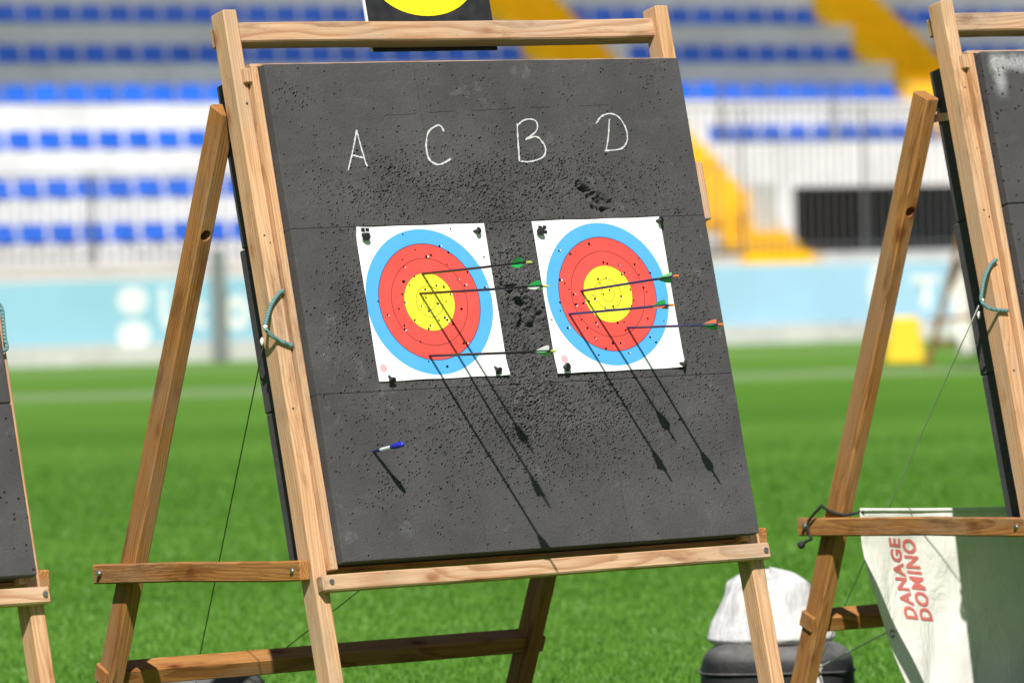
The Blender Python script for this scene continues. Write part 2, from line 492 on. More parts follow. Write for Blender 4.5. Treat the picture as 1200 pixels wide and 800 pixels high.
def build_stand(label, mat, rear_top=(.442, 1.140), rear_ang=24.3, str_f=-.017, str_r=-.058, shim=0.0, group='wooden target stands on the turf'):
    root = empty('target_stand', mat)
    tag(root, label, 'target stand', group)
    X = (1, 0, 0)
    na = -.0785
    for a in (-.045, 1.311):
        timber('leg', legs_foot(a, na), bpl(a, 1.46, na), .042, .065, X, M['pine'], root)
    ra = math.radians(rear_ang)
    ax = Vector((0, math.sin(ra), -math.cos(ra)))          # down and back
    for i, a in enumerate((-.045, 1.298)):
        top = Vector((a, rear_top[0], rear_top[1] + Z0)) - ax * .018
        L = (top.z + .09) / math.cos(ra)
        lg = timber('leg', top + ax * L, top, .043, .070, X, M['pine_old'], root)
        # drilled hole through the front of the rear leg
        hc = top + ax * (.018 + .325 / math.cos(ra) * .905)
        m2 = Vector((0, -math.cos(ra), -math.sin(ra)))
        bmc = bmesh.new()
        bmesh.ops.create_cone(bmc, cap_ends=True, segments=20, radius1=.0155, radius2=.0155, depth=.09)
        x_ = Vector((1, 0, 0))
        cut = bm_obj('cutter', bmc, None, root, ml=basis(hc + m2 * .045, x_, m2.cross(x_), m2))
        md = lg.modifiers.new('hole', 'BOOLEAN'); md.object = cut; md.operation = 'DIFFERENCE'; md.solver = 'EXACT'
        bpy.context.view_layer.update()
        me = bpy.data.meshes.new_from_object(lg.evaluated_get(bpy.context.evaluated_depsgraph_get()))
        lg.modifiers.clear(); lg.data = me
        bpy.data.objects.remove(cut, do_unlink=True)
        # steel strap hinging the rear leg to the front one
        s = 1 if i == 0 else -1
        fa = bpl(a, 1.16, na)
        hp = top + ax * .075
        timber('hinge_strap', Vector((a + s * .0235, fa.y - .01, hp.z + .012)), Vector((a + s * .0235, hp.y + .015, hp.z)), .003, .022, X, M['steel'], root, bev=0)
    # top rail, lapped into the back of the front legs
    timber('top_rail', bpl(-.056, 1.405, -.108), bpl(1.335, 1.405, -.108), .052, .074, (0, ST, CT), M['pine_rail'], root)
    # lower rail carrying the foam
    timber('bottom_rail', bpl(-.062, -.0465, -.0285), bpl(1.335, -.0465, -.0285), .042, .034, (0, ST, CT), M['pine_rail'], root)
    # rear crossbar, lapped into the rear legs
    m2 = Vector((0, -math.cos(ra), -math.sin(ra)))
    cz = Vector((0, rear_top[0], rear_top[1] + Z0))
    s_ = (cz.z - (Z0 - .335)) / math.cos(ra)
    cc = cz + ax * s_ - m2 * .012
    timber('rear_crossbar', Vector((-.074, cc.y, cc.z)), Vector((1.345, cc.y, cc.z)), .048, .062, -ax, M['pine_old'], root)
    # side stretchers from front leg to rear leg
    for a in (-.083, 1.349):
        yf = .050
        yr = rear_top[0] + (rear_top[1] - str_r) * math.tan(ra) + .115
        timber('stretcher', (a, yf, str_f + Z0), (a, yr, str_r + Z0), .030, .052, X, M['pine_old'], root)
        s = -1 if a < 0 else 1
        bolt(root, (a + s * .0155, yf + .035, str_f + Z0), (s, 0, 0))
        bolt(root, (a + s * .0155, yr - .045, str_r + Z0 + .004), (s, 0, 0), .009, .012)
    for a in (-.038, 1.318):
        bolt(root, bpl(a, -.045, -.0112), NV)
    for a in (-.045, 1.311):
        for (da, bb) in ((-.006, .862), (.008, .842), (-.003, .41), (.005, 1.21)):
            lathe('nail', [(.0032, 0), (.0030, .0008), (.001, .001)], M['nail'], root, 8, basis(bpl(a + da, bb, -.0458), Vector((1, 0, 0)), Vector((0, ST, CT)), NV))
    # short cleat on the outer side of the right leg
    timber('cleat', bpl(1.375, .875, -.105), bpl(1.375, 1.035, -.105), .030, .030, X, M['pine_rail'], root)
    return root

# foam surface: a height field with arrow pits, worn patches and a torn hole
RES = .0015
NG = 868
def blur(f, s):
    k = np.fft.fftfreq(f.shape[0])[:, None] ** 2 + np.fft.rfftfreq(f.shape[1])[None, :] ** 2
    return np.fft.irfft2(np.fft.rfft2(f) * np.exp(-2 * (math.pi * s) ** 2 * k), s=f.shape)
def nfield(s):
    f = blur(rng.standard_normal((NG, NG)), s)
    return f / f.std()
def height_field():
    A, B = np.meshgrid(np.arange(NG) * RES, np.arange(NG) * RES)      # rows = b, columns = a
    def g(a, b, sa, sb): return np.exp(-.5 * (((A - a) / sa) ** 2 + ((B - b) / sb) ** 2))
    wear = (.62 * g(.34, .965, .13, .06) + 1.1 * g(.66, .66, .06, .20) + .75 * g(.62, .36, .20, .07) + .55 * g(.85, .36, .14, .06)
            + .50 * g(.75, .96, .25, .05) + .35 * g(.95, .98, .13, .06) + .5 * g(.14, .62, .045, .12) + .3 * g(1.2, .6, .05, .2))
    wear = np.clip(wear * (1 + .25 * nfield(14)), 0, 1.25)
    dens = .006 + .95 * wear + .06 * g(.65, .68, .45, .42) + .22 * g(.07, 1.22, .035, .04) + .22 * g(1.2, 1.23, .03, .03) + .25 * g(.17, .17, .03, .03) + .25 * g(.62, .25, .3, .08)
    h = .0005 * nfield(1.0) * (.4 + wear) + .0009 * nfield(40)
    # crumbly relief where arrows have chewed the surface
    crumb = np.clip(wear - .35, 0, 1)
    h += crumb * (.0017 * nfield(1.5) + .0012 * nfield(3.2)) + np.clip(wear - .8, 0, 1) * .003 * nfield(3.6)
    # arrow pits
    n = 0
    tries = 0
    dm = dens.max()
    while n < 7800 and tries < 400000:
        tries += 1
        i, j = rng.integers(7, NG - 7, 2)
        if rng.random() * dm > dens[i, j]: continue
        n += 1
        R = rng.uniform(.0019, .0033)
        dp = rng.uniform(.004, .009)
        ci, cj = i + rng.uniform(-.5, .5), j + rng.uniform(-.5, .5)
        ii, jj = np.mgrid[i - 5:i + 6, j - 5:j + 6]
        d = np.sqrt((ii - ci) ** 2 + ((jj - cj) * rng.uniform(.85, 1.2)) ** 2) * RES
        ok = (ii >= 0) & (ii < NG) & (jj >= 0) & (jj < NG)
        st = np.where(d < R, -dp * (1 - (d / R) ** 2), 0) + .0009 * np.exp(-((d - R * 1.3) / .0011) ** 2)
        h[i - 5:i + 6, j - 5:j + 6] += st
    h = np.maximum(h, -.013)
    # torn-out hole between the two faces
    def crater(a, b, sa, sb, rot, depth):
        c_, s_ = math.cos(rot), math.sin(rot)
        x = (A - a) * c_ + (B - b) * s_
        y = -(A - a) * s_ + (B - b) * c_
        return depth * np.clip(1.25 - (x / sa) ** 2 - (y / sb) ** 2, 0, 1)
    lumps = nfield(3.0) * .5 + nfield(5.5) * .9
    tear = crater(.668, .642, .050, .030, -.6, 1) + crater(.692, .595, .050, .042, .3, 1) + crater(.652, .680, .046, .022, -.4, .8)
    tear = np.clip(tear, 0, 1)
    h += tear * (-.011 + .0105 * np.clip(lumps, -2.5, 1.3))
    t2 = np.clip(crater(.925, .948, .030, .014, -.75, 1) + crater(.972, .905, .046, .028, -.45, 1), 0, 1)
    h += t2 * (-.018 + .009 * np.clip(nfield(2.6), -2, 1.0))
    h = np.clip(h, -.0285, .007)
    # knife lines and scratches
    for (a0, b0, a1, b1, dd) in [(.345, 1.158, .44, 1.160, .0016), (.478, 1.163, .565, 1.166, .0016), (.615, 1.166, .75, 1.169, .0016), (.80, 1.170, .86, 1.171, .0016),
                                 (.955, 1.172, 1.05, 1.174, .0016), (.325, 1.143, .345, 1.158, .0014), (.50, .98, .76, .90, .0009), (1.15, .215, 1.27, .232, -.0007)]:
        m = int(math.hypot(a1 - a0, b1 - b0) / RES * 1.5)
        for k in range(m):
            f = k / m
            h[int((b0 + (b1 - b0) * f) / RES), int((a0 + (a1 - a0) * f) / RES)] -= dd
    # nothing stands proud underneath the paper faces
    for (a0, a1, b0, b1) in ((.19, .59, .455, .866), (.735, 1.155, .45, .868)):
        m = (A > a0) & (A < a1) & (B > b0) & (B < b1)
        h[m] = np.minimum(h[m], .001)
    return h

def foam_block(parent, a0, a1, b0, b1, mat, H=None, back=-.03, edge_l=False, name='foam_block'):
    g = .0005
    if H is None:
        nx, ny = 2, 2
        xs = np.array([a0 + g, a1 - g]); ys = np.array([b0 + g, b1 - g])
        hh = np.zeros((2, 2))
        bm = bmesh.new()
        vs = [bm.verts.new(bpl(a, b, n)) for n in (back, 0) for b in ys for a in xs]
        for f in ((0, 1, 3, 2), (4, 6, 7, 5), (0, 4, 5, 1), (2, 3, 7, 6), (0, 2, 6, 4), (1, 5, 7, 3)):
            bm.faces.new([vs[k] for k in f])
        bmesh.ops.recalc_face_normals(bm, faces=bm.faces)
        bmesh.ops.bevel(bm, geom=list(bm.edges), offset=.004, segments=1, profile=.5, affect='EDGES')
        return bm_obj(name, bm, mat, parent)
    i0, i1 = int(round(a0 / RES)), int(round(a1 / RES))
    j0, j1 = int(round(b0 / RES)), int(round(b1 / RES))
    xs = np.arange(i0, i1 + 1) * RES; ys = np.arange(j0, j1 + 1) * RES
    xs[0] += g; xs[-1] -= g; ys[0] += g; ys[-1] -= g
    hh = H[j0:j1 + 1, i0:i1 + 1].copy()
    sd = .0006
    hh[0, :] -= sd; hh[-1, :] -= sd; hh[:, 0] -= sd; hh[:, -1] -= sd
    if a0 == 0:
        hh[:, 0] -= .003; hh[:, 1] -= .0006
    ny, nx = hh.shape
    A, B = np.meshgrid(xs, ys)
    def loc(a, b, n): return np.stack([a, b * ST - n * CT, Z0 + b * CT + n * ST], -1)
    V = loc(A, B, hh).reshape(-1, 3)
    idx = np.arange(nx * ny).reshape(ny, nx)
    F = np.stack([idx[:-1, :-1], idx[:-1, 1:], idx[1:, 1:], idx[1:, :-1]], -1).reshape(-1, 4)
    per = np.concatenate([idx[0, :-1], idx[:-1, -1], idx[-1, :0:-1], idx[:0:-1, 0]])
    pa = A.reshape(-1)[per]; pb = B.reshape(-1)[per]
    Vb = loc(pa, pb, np.full(len(per), back))
    bi = nx * ny + np.arange(len(per))
    F2 = np.stack([np.roll(per, -1), per, bi, np.roll(bi, -1)], -1)
    cidx = nx * ny + len(per)
    Vc = loc(np.array([a0 + g, a1 - g, a1 - g, a0 + g]), np.array([b0 + g, b0 + g, b1 - g, b1 - g]), np.full(4, back + .00002))
    V = np.concatenate([V, Vb, Vc]); F = np.concatenate([F, F2, np.array([[cidx + 3, cidx + 2, cidx + 1, cidx]])])
    me = bpy.data.meshes.new(name)
    me.vertices.add(len(V)); me.vertices.foreach_set('co', V.astype(np.float32).ravel())
    me.loops.add(len(F) * 4); me.loops.foreach_set('vertex_index', F.astype(np.int32).ravel())
    me.polygons.add(len(F)); me.polygons.foreach_set('loop_start', np.arange(len(F), dtype=np.int32) * 4)
    me.update(calc_edges=True)
    me.materials.append(mat)
    o = bpy.data.objects.new(name, me)
    return link(o, parent)

def rope_handle(parent, fr, side='L', pts=None, tie=None):
    P = [fr.plane(p, -.036)[0] for p in pts]
    r = tube('rope_handle', catmull(P, 10), .0052, M['rope'], parent, 10)
    if tie:
        c = fr.plane(tie, -.036)[0]
        ball('knot', c, (.0062, .0062, .007), M['white_cord'], r)
        c2 = fr.onx((tie[0] - 4, tie[1] + 17), -.07)
        ball('knot', c2, (.005, .005, .011), M['white_cord'], r)
    return r
def ball(name, c, s, mat, parent=None, seg=12, amp=.25, seed=0):
    rd = random.Random(seed)
    bm = bmesh.new()
    bmesh.ops.create_icosphere(bm, subdivisions=2, radius=1)
    for v in bm.verts:
        k = 1 + amp * (rd.random() - .5)
        v.co = Vector((v.co.x * s[0] * k, v.co.y * s[1] * k, v.co.z * s[2] * k)) + Vector(c)
    return bm_obj(name, bm, mat, parent, smooth=True)

def rope_mat(name, c1, c2):
    t = NT(name)
    co = t.obj()
    wv = t.n('ShaderNodeTexWave', wave_type='BANDS', bands_direction='DIAGONAL')
    wv.inputs['Scale'].default_value = 55
    wv.inputs['Distortion'].default_value = 1.0
    t.l(co, wv.inputs['Vector'])
    n = t.noise(co, 300, 2)
    c = t.mix(wv.outputs['Fac'], c2, c1)
    c = t.mix(t.math('MULTIPLY', n, .3), c, (.6, .75, .75))
    return t.out(c, .6, t.bump(wv.outputs['Fac'], .8, .004))
M['rope'] = rope_mat('turquoise_rope', (.10, .33, .35), (.02, .10, .12))
M['white_cord'] = plain('white_cord', (.75, .73, .70), .8, 0, .2, 300)
M['wire'] = plain('guy_wire', (.10, .10, .095), .5, 0)
M['wire_pale'] = plain('guy_wire_pale', (.60, .60, .58), .5, 0)

def build_boss(label, mat, fmat, H=None, group='foam target bosses'):
    root = empty('target_boss', mat)
    tag(root, label, 'archery boss', group)
    rows = [(0, .434), (.434, .866), (.866, 1.3)]
    cols = [(0, .438, .886, 1.3), (0, .452, .868, 1.3), (0, .454, .916, 1.3)]
    for (b0, b1), cs in zip(rows, cols):
        for a0, a1 in zip(cs[:-1], cs[1:]):
            foam_block(root, a0, a1, b0, b1, fmat, H)
    for (b0, b1), bk in zip(rows, (-.226, -.230, -.216)):
        for (ca, n0, n1) in ((.001, -.104, -.0315), (-.018, bk, -.106)):
            bm = bmesh.new()
            vs = [bm.verts.new(bpl(a, b, n)) for n in (n0, n1) for b in (b0 + .001, b1 - .001) for a in (ca, 1.262)]
            for f in ((0, 1, 3, 2), (4, 6, 7, 5), (0, 4, 5, 1), (2, 3, 7, 6), (0, 2, 6, 4), (1, 5, 7, 3)):
                bm.faces.new([vs[k] for k in f])
            bmesh.ops.recalc_face_normals(bm, faces=bm.faces)
            bmesh.ops.bevel(bm, geom=list(bm.edges), offset=.003, segments=1, profile=.5, affect='EDGES')
            bm_obj('foam_core', bm, M['foam'], root)
    X = (1, 0, 0)
    timber('side_plank', bpl(-.0115, -.012, -.066), bpl(-.0115, 1.302, -.066), .021, .074, X, M['pine'], root, bev=.002, jit=.0005)
    timber('side_plank', bpl(1.274, -.012, -.066), bpl(1.274, 1.302, -.066), .021, .074, X, M['pine'], root, bev=.002, jit=.0005)
    timber('top_plank', bpl(-.022, 1.3060, -.048), bpl(1.285, 1.3060, -.048), .009, .034, (0, ST, CT), M['pine_rail'], root, bev=.0015, jit=.0004)
    timber('bottom_plank', bpl(.001, -.0075, -.130), bpl(1.262, -.0075, -.130), .012, .140, (0, ST, CT), M['pine_old'], root, bev=.0015, jit=.0004)
    timber('end_block', bpl(-.032, 1.262, -.040), bpl(-.032, 1.300, -.040), .020, .018, X, M['pine_rail'], root, bev=.002)
    return root

print('building main stand')
main_stand = build_stand('pine A-frame stand carrying the board with both target faces', MF)
HF = height_field()
main_boss = build_boss('square dark grey foam boss with both target faces and chalk letters', MF, M['foam'], HF)
rope_handle(main_boss, F0, 'L', [(332, 340), (326, 345), (318, 357), (313, 372), (311, 383), (316, 391), (328, 399), (343, 405)], (311, 383))

# chalk letters
def stroke(bm, pts, w_):
    P = catmull([Vector((p[0], p[1], 0)) for p in pts], 6) if len(pts) > 2 else [Vector((*pts[0], 0)).lerp(Vector((*pts[1], 0)), k / 8) for k in range(9)]
    rows = []
    for i, p in enumerate(P):
        tdir = (P[min(i + 1, len(P) - 1)] - P[max(i - 1, 0)])
        if tdir.length < 1e-6: tdir = Vector((1, 0, 0))
        tdir.normalize()
        nrm = Vector((-tdir.y, tdir.x, 0))
        ww = w_ * random.uniform(.55, 1.15)
        hz = max(HF[min(NG - 1, int(p.y / RES + .5)), min(NG - 1, int(p.x / RES + .5))], -.0005) + .0016
        rows.append([bm.verts.new(bpl(p.x + s * nrm.x * ww + random.uniform(-.0004, .0004), p.y + s * nrm.y * ww, hz)) for s in (-1, 1)])
    for r0, r1 in zip(rows[:-1], rows[1:]):
        pass
        bm.faces.new((r0[0], r1[0], r1[1], r0[1]))
def letter(strokes, off, scale, w_=.0024):
    bm = bmesh.new()
    for s in strokes:
        stroke(bm, [F0.plane((off[0] + x / scale, off[1] + y / scale))[1:] for x, y in s], w_)
    bmesh.ops.recalc_face_normals(bm, faces=bm.faces)
    bm_obj('chalk_letter', bm, M['chalk'], main_boss)
letter([[(130, 245), (112, 350), (92, 450), (55, 600)], [(130, 245), (150, 320), (180, 430), (220, 568)], [(90, 465), (190, 490)]], (400, 120), 7.5)
letter([[(900, 258), (875, 215), (840, 205), (765, 260), (743, 380), (765, 490), (810, 535), (860, 547), (915, 525), (960, 497)]], (400, 120), 7.5, .0028)
letter([[(127, 175), (133, 280), (140, 395)], [(127, 190), (160, 160), (200, 150), (235, 160), (247, 190), (235, 225), (178, 268)],
        [(178, 268), (235, 252), (270, 275), (295, 320), (285, 365), (240, 390), (185, 400), (140, 395)]], (580, 110), 5.0)
letter([[(668, 150), (662, 250), (650, 332)], [(588, 177), (620, 135), (670, 118), (720, 135), (760, 190), (775, 250), (765, 295), (730, 325), (640, 335)]], (580, 110), 5.0)

# ------------------------------------------------------------------ target faces
def paper_face(label, ctr, a0, a1, b0, b1, lifts, seed):
    ml = MF @ BASIS(ctr[0], ctr[1], 0)
    rd = random.Random(seed)
    nx = ny = 36
    ph = [rd.uniform(0, 6.28) for _ in range(4)]
    def hgt(x, y):
        h = .0048 + .0007 * math.sin(18 * x + ph[0]) * math.sin(14 * y + ph[1]) + .0005 * math.sin(33 * x + 25 * y + ph[2])
        for (lx, ly, rad, amt) in lifts:
            h += amt * max(0, 1 - math.hypot(x - lx, y - ly) / rad) ** 2
        return h
    V, F = [], []
    for j in range(ny + 1):
        for i in range(nx + 1):
            x = (a0 + (a1 - a0) * i / nx) - ctr[0]
            y = (b0 + (b1 - b0) * j / ny) - ctr[1]
            if j in (0, ny): y += .0006 * math.sin(40 * x + ph[3])
            V.append((x, y, hgt(x, y)))
    for j in range(ny):
        for i in range(nx):
            k = j * (nx + 1) + i
            F.append((k, k + 1, k + nx + 2, k + nx + 1))
    root = empty('paper_target', ml)
    tag(root, label, 'target face', 'paper target faces pinned to the boss')
    o = mesh_obj('paper', V, F, M['face'], root, smooth=True)
    return root, hgt
C1, C2 = (.3815, .6602), (.9409, .6608)
face1, hg1 = paper_face('paper target face under the chalk letters A and C, black-shafted arrows in it', C1, .190, .588, .458, .863,
                        [(.585 - C1[0], .460 - C1[1], .05, .008), (.192 - C1[0], .862 - C1[1], .035, .010)], 3)
face2, hg2 = paper_face('paper target face under the chalk letters B and D, blue-shafted arrows in it', C2, .738, 1.148, .455, .864,
                        [(.738 - C2[0], .46 - C2[1], .05, .005), (1.14 - C2[0], .458 - C2[1], .04, .005)], 5)
HL1 = [(262,126),(418,176),(455,203),(315,192),(362,220),(381,214),(260,233),(266,265),(450,254),(497,319),(525,343),(536,287),(262,328),(268,326),(289,342),(312,306),(366,327),(405,343),(436,349),(358,360),(259,381),(466,381),(360,395),(270,415),(446,411),(412,421),(340,432),(372,453),(246,442),(512,443),(197,469),(156,411),(313,491),(415,492),(440,480),(451,490),(475,507),(268,514),(270,530),(372,528),(379,514),(337,583),(520,590),(533,588),(372,666),(451,688),(466,102),(607,222),(610,352)]
HL2 = [(266,219),(150,246),(194,259),(322,291),(338,296),(383,303),(388,301),(445,299),(462,276),(405,332),(393,338),(395,342),(462,339),(507,333),(303,356),(334,353),(310,373),(154,360),(172,372),(190,398),(207,416),(347,399),(323,415),(392,424),(290,433),(283,420),(267,443),(216,455),(154,447),(157,479),(244,451),(249,449),(330,470),(362,464),(433,462),(441,440),(480,391),(492,407),(427,398),(238,515),(261,547),(294,527),(303,544),(290,585),(360,607),(390,606),(334,627),(379,527),(405,524),(410,556),(497,510),(560,520),(506,583),(529,602),(423,645),(305,653),(185,547),(122,515)]
def holes(root, lst, off, scale, ctr, hgt, seed):
    rd = random.Random(seed)
    bm = bmesh.new(); bf = bmesh.new()
    for (x, y) in lst:
        _, a, b = F0.plane((off[0] + x / scale, off[1] + y / scale), .005)
        x0, y0 = a - ctr[0], b - ctr[1]
        r = rd.uniform(.0022, .0038)
        z = hgt(x0, y0) + .0007
        n = 8
        vs = [bm.verts.new((x0 + r * rd.uniform(.7, 1.25) * math.cos(2 * math.pi * k / n), y0 + r * rd.uniform(.7, 1.25) * math.sin(2 * math.pi * k / n), z)) for k in range(n)]
        bm.faces.new(vs)
        if rd.random() < .4:         # a torn flap standing off the hole's rim
            an = rd.uniform(-1.6, .3)
            ex, ey = math.cos(an), math.sin(an)
            p0 = Vector((x0 + r * ex, y0 + r * ey, z + .0004))
            tx, ty = -ey, ex
            w_ = r * rd.uniform(.5, .9)
            f = [p0 + Vector((tx * w_, ty * w_, 0)), p0 - Vector((tx * w_, ty * w_, 0)), p0 + Vector((ex * r * .8 - tx * w_ * .4, ey * r * .8 - ty * w_ * .4, .0022)), p0 + Vector((ex * r * .8 + tx * w_ * .4, ey * r * .8 + ty * w_ * .4, .0022))]
            bf.faces.new([bf.verts.new(q) for q in f])
    tag(bm_obj('arrow_holes', bm, M['hole'], root), kind='stuff')
    tag(bm_obj('torn_flaps', bf, M['torn_paper'], root), kind='stuff')
holes(face1, HL1, (400, 240), 3.636, C1, hg1, 1)
holes(face2, HL2, (610, 220), 3.333, C2, hg2, 2)
# small black printed mark near the upper left corner of each face: four blocks
for root, ctr, cpx, hg in ((face1, C1, (428, 272), hg1), (face2, C2, (636, 269), hg2)):
    _, a, b = F0.plane(cpx, .005)
    bm = bmesh.new()
    for i in range(2):
        for j in range(2):
            x0, y0 = a - ctr[0] - .014 + i * .0145, b - ctr[1] - .012 + j * .0125
            z = hg(x0, y0) + .0006
            bm.faces.new([bm.verts.new((x0 + dx * .0125, y0 + dy * .0105, z)) for dx, dy in ((0, .1), (.9, 0), (1, .9), (.1, 1))])
    bm_obj('printed_mark', bm, M['black_plastic'], root)

# pins
def pin(label, px, tilt, sz=1.0, seed=0):
    P, a, b = F0.plane(px, .006)
    ml = MF @ BASIS(a, b, .0052) @ Matrix.Rotation(tilt[0], 4, 'X') @ Matrix.Rotation(tilt[1], 4, 'Y')
    root = empty('target_pin', ml)
    tag(root, label, 'pin', 'black plastic pins holding the target faces')
    r = .0105 * sz
    lathe('head', [(r * .75, .010), (r, .0115), (r * 1.02, .0145), (r * .8, .017), (.001, .0175)], M['black_plastic'], root, 12)
    lathe('shank', [(.0025, -.02), (.0042 * sz, .001), (.0055 * sz, .0115)], M['black_plastic'], root, 10)
pins = [('upper left corner of the face under A and C', (428, 277), (.3, -.3), 1.05), ('upper right corner of the face under A and C', (556, 271), (.1, .5), .9),
        ('lower left corner of the face under A and C', (457, 442), (.9, .1), 1.0), ('lower right corner of the face under A and C', (581, 431), (.8, .2), 1.0),
        ('upper left corner of the face under B and D', (633, 271), (.2, -.4), 1.05), ('upper right corner of the face under B and D', (770, 259), (.1, .4), 1.0),
        ('lower left corner of the face under B and D', (661, 430), (.2, .2), 1.1), ('lower right corner of the face under B and D', (797, 426), (.4, .9), 1.15)]
for i, (lb, px, tl, sz) in enumerate(pins):
    pin('black plastic pin at the ' + lb, px, tl, sz)

# ------------------------------------------------------------------ arrows
M['shaft_black'] = plain('shaft_black', (.010, .010, .011), .3)
M['shaft_blue'] = plain('shaft_blue', (.018, .022, .11), .28)
def vane_mat(name, c):
    t = NT(name)
    t.b.inputs['Transmission Weight'].default_value = 0.0
    tr = t.n('ShaderNodeBsdfTranslucent'); tr.inputs[0].default_value = (*c, 1)
    mx = t.n('ShaderNodeMixShader'); mx.inputs[0].default_value = .35
    t.out(c, .4)
    t.l(t.b.outputs[0], mx.inputs[1]); t.l(tr.outputs[0], mx.inputs[2])
    t.l(mx.outputs[0], t.t.nodes['Material Output'].inputs[0])
    return t.m
M['vane_green'] = vane_mat('vane_green', (.03, .60, .13))
M['vane_pale'] = vane_mat('vane_pale', (.30, .72, .36))
M['vane_white'] = vane_mat('vane_white', (.85, .86, .85))
M['vane_orange'] = vane_mat('vane_orange', (.85, .25, .12))
M['vane_blue'] = plain('pen_blue', (.02, .03, .50), .3)
M['nock_lime'] = plain('nock_lime', (.62, .70, .12), .4)
M['nock_orange'] = plain('nock_orange', (.90, .26, .03), .4)
def arrow(label, tip, nock, shaft, vanes, nockm, roll, group):
    P, a, b = F0.plane(tip, .004)
    N = F0.onx(nock, P.x)
    d = (N - P).normalized()
    L = (N - P).length
    x = Vector((1, 0, 0)); x = (x - x.dot(d) * d).normalized()
    ml = MF @ basis(P, x, d.cross(x), d)
    root = empty('arrow', ml)
    tag(root, label, 'arrow', group)
    r = .0033
    lathe('shaft', [(r * .3, -.06), (r, -.045), (r, L - .022), (r * .8, L - .021)], shaft, root, 12)
    lathe('nock', [(r * .75, L - .024), (r * 1.05, L - .018), (r * 1.0, L - .008), (r * .55, L)], nockm, root, 10)
    v0, v1 = L - .092, L - .036
    for k in range(3):
        an = roll + k * 2 * math.pi / 3
        ux, uy = math.cos(an), math.sin(an)
        prof = [(0, 0), (.25, .0055), (.55, .0105), (.8, .0125), (.93, .0118), (1.0, .004), (1.0, 0)]
        V, F = [], []
        th = .00035
        for s in (-1, 1):
            for f, hh in prof:
                z = v0 + f * (v1 - v0)
                rr = r * .9 + hh
                V.append((rr * ux - s * th * uy, rr * uy + s * th * ux, z))
        n = len(prof)
        F.append(tuple(range(n))); F.append(tuple(range(2 * n - 1, n - 1, -1)))
        for i in range(n):
            i2 = (i + 1) % n
            F.append((i, n + i, n + i2, i2))
        mesh_obj('vane', V, F, vanes[k], root)
    return root
G1, G2 = 'black-shafted arrows in the face under A and C', 'blue-shafted arrows in the face under B and D'
g, pg, wv_, og = M['vane_green'], M['vane_pale'], M['vane_white'], M['vane_orange']
arrow('uppermost black-shafted arrow with all green vanes and lime nock', (495, 321), (623, 307), M['shaft_black'], (g, g, wv_), M['nock_lime'], 1.9, G1)
arrow('middle black-shafted arrow with green vane above and white vane below', (492, 344), (643, 335), M['shaft_black'], (g, wv_, wv_), M['nock_lime'], 1.5, G1)
arrow('lowest black-shafted arrow stuck at the bottom of the red zone, lime nock', (503, 417), (652, 411), M['shaft_black'], (wv_, pg, pg), M['nock_lime'], 1.2, G1)
arrow('uppermost blue-shafted arrow with orange nock, in the edge of the yellow', (681, 341), (795, 323), M['shaft_blue'], (pg, g, g), M['nock_orange'], .9, G2)
arrow('middle blue-shafted arrow with green vane above and orange vane below', (667, 368), (790, 357), M['shaft_blue'], (g, og, og), M['nock_orange'], 1.5, G2)
arrow('lowest blue-shafted arrow reaching past the right edge of the foam', (735, 384), (848, 380), M['shaft_blue'], (og, g, g), M['nock_orange'], 1.1, G2)

# marker pen pushed into the foam
P, a, b = F0.plane((437, 529), -.002)
_o, _d = F0.lray((473, 520))
_S, sa, sb = F0.plane((475, 577))
Lloc = MF.inverted().to_3x3() @ SUN
# pen end: closest point of the camera ray to the sun ray through its shadow's end
wv = _o - _S
A_ = np.array([[_d.dot(_d), -_d.dot(Lloc)], [_d.dot(Lloc), -Lloc.dot(Lloc)]])
s_, t_ = np.linalg.solve(A_, np.array([-_d.dot(wv), -Lloc.dot(wv)]))
E_ = _o + float(s_) * _d
d = (E_ - P).normalized(); Lp = (E_ - P).length
x = Vector((1, 0, 0)); x = (x - x.dot(d) * d).normalized()
pen = empty('pen', MF @ basis(P, x, d.cross(x), d))
tag(pen, 'white and blue pen with blue cap stuck in the lower left of the foam', 'pen')
print('pen length', Lp)
M['pen_white'] = plain('pen_white', (.72, .73, .76), .35)
lathe('tip', [(.0015, -.03), (.0032, 0), (.0042, Lp * .25)], M['shaft_blue'], pen, 10)
lathe('barrel', [(.0042, Lp * .25 + .0005), (.0048, Lp * .3), (.0048, Lp * .62)], M['pen_white'], pen, 12)
lathe('cap', [(.0052, Lp * .6), (.0072, Lp * .68), (.0078, Lp * .85), (.0062, Lp * .97), (.002, Lp)], M['vane_blue'], pen, 12, smooth=True)

# ------------------------------------------------------------------ number sign behind the top rail
M['sign_black'] = plain('sign_black', (.018, .018, .019), .5, 0, .5, 25, .5)
M['sign_yellow'] = plain('sign_yellow', (.92, .80, .01), .5)
sg = empty('number_sign', MF @ BASIS(0, 0, -.152))
tag(sg, 'black panel with a yellow disc standing on the top rail', 'sign')
_, sa0, sb0 = F0.plane((431, 20), -.152)
_, sa1, _b = F0.plane((577, 20), -.152)
abox('panel', (sa0, 1.371, -.006), (sa1, 1.66, 0), M['sign_black'], sg, .001)
abox('edge_trim', (sa0 - .0062, 1.371, -.0062), (sa0 - .0008, 1.66, .0002), M['white_paper_edge'], sg)
_, sa2, sb2 = F0.plane((502, 19), -.151)
V = [(sa2, sb2 + .105, .0015)] + [(sa2 + .16 * math.cos(2 * math.pi * k / 48), sb2 + .105 + .105 * math.sin(2 * math.pi * k / 48), .0015) for k in range(48)]
mesh_obj('disc', V, [(0, 1 + k, 1 + (k + 1) % 48) for k in range(48)], M['sign_yellow'], sg)

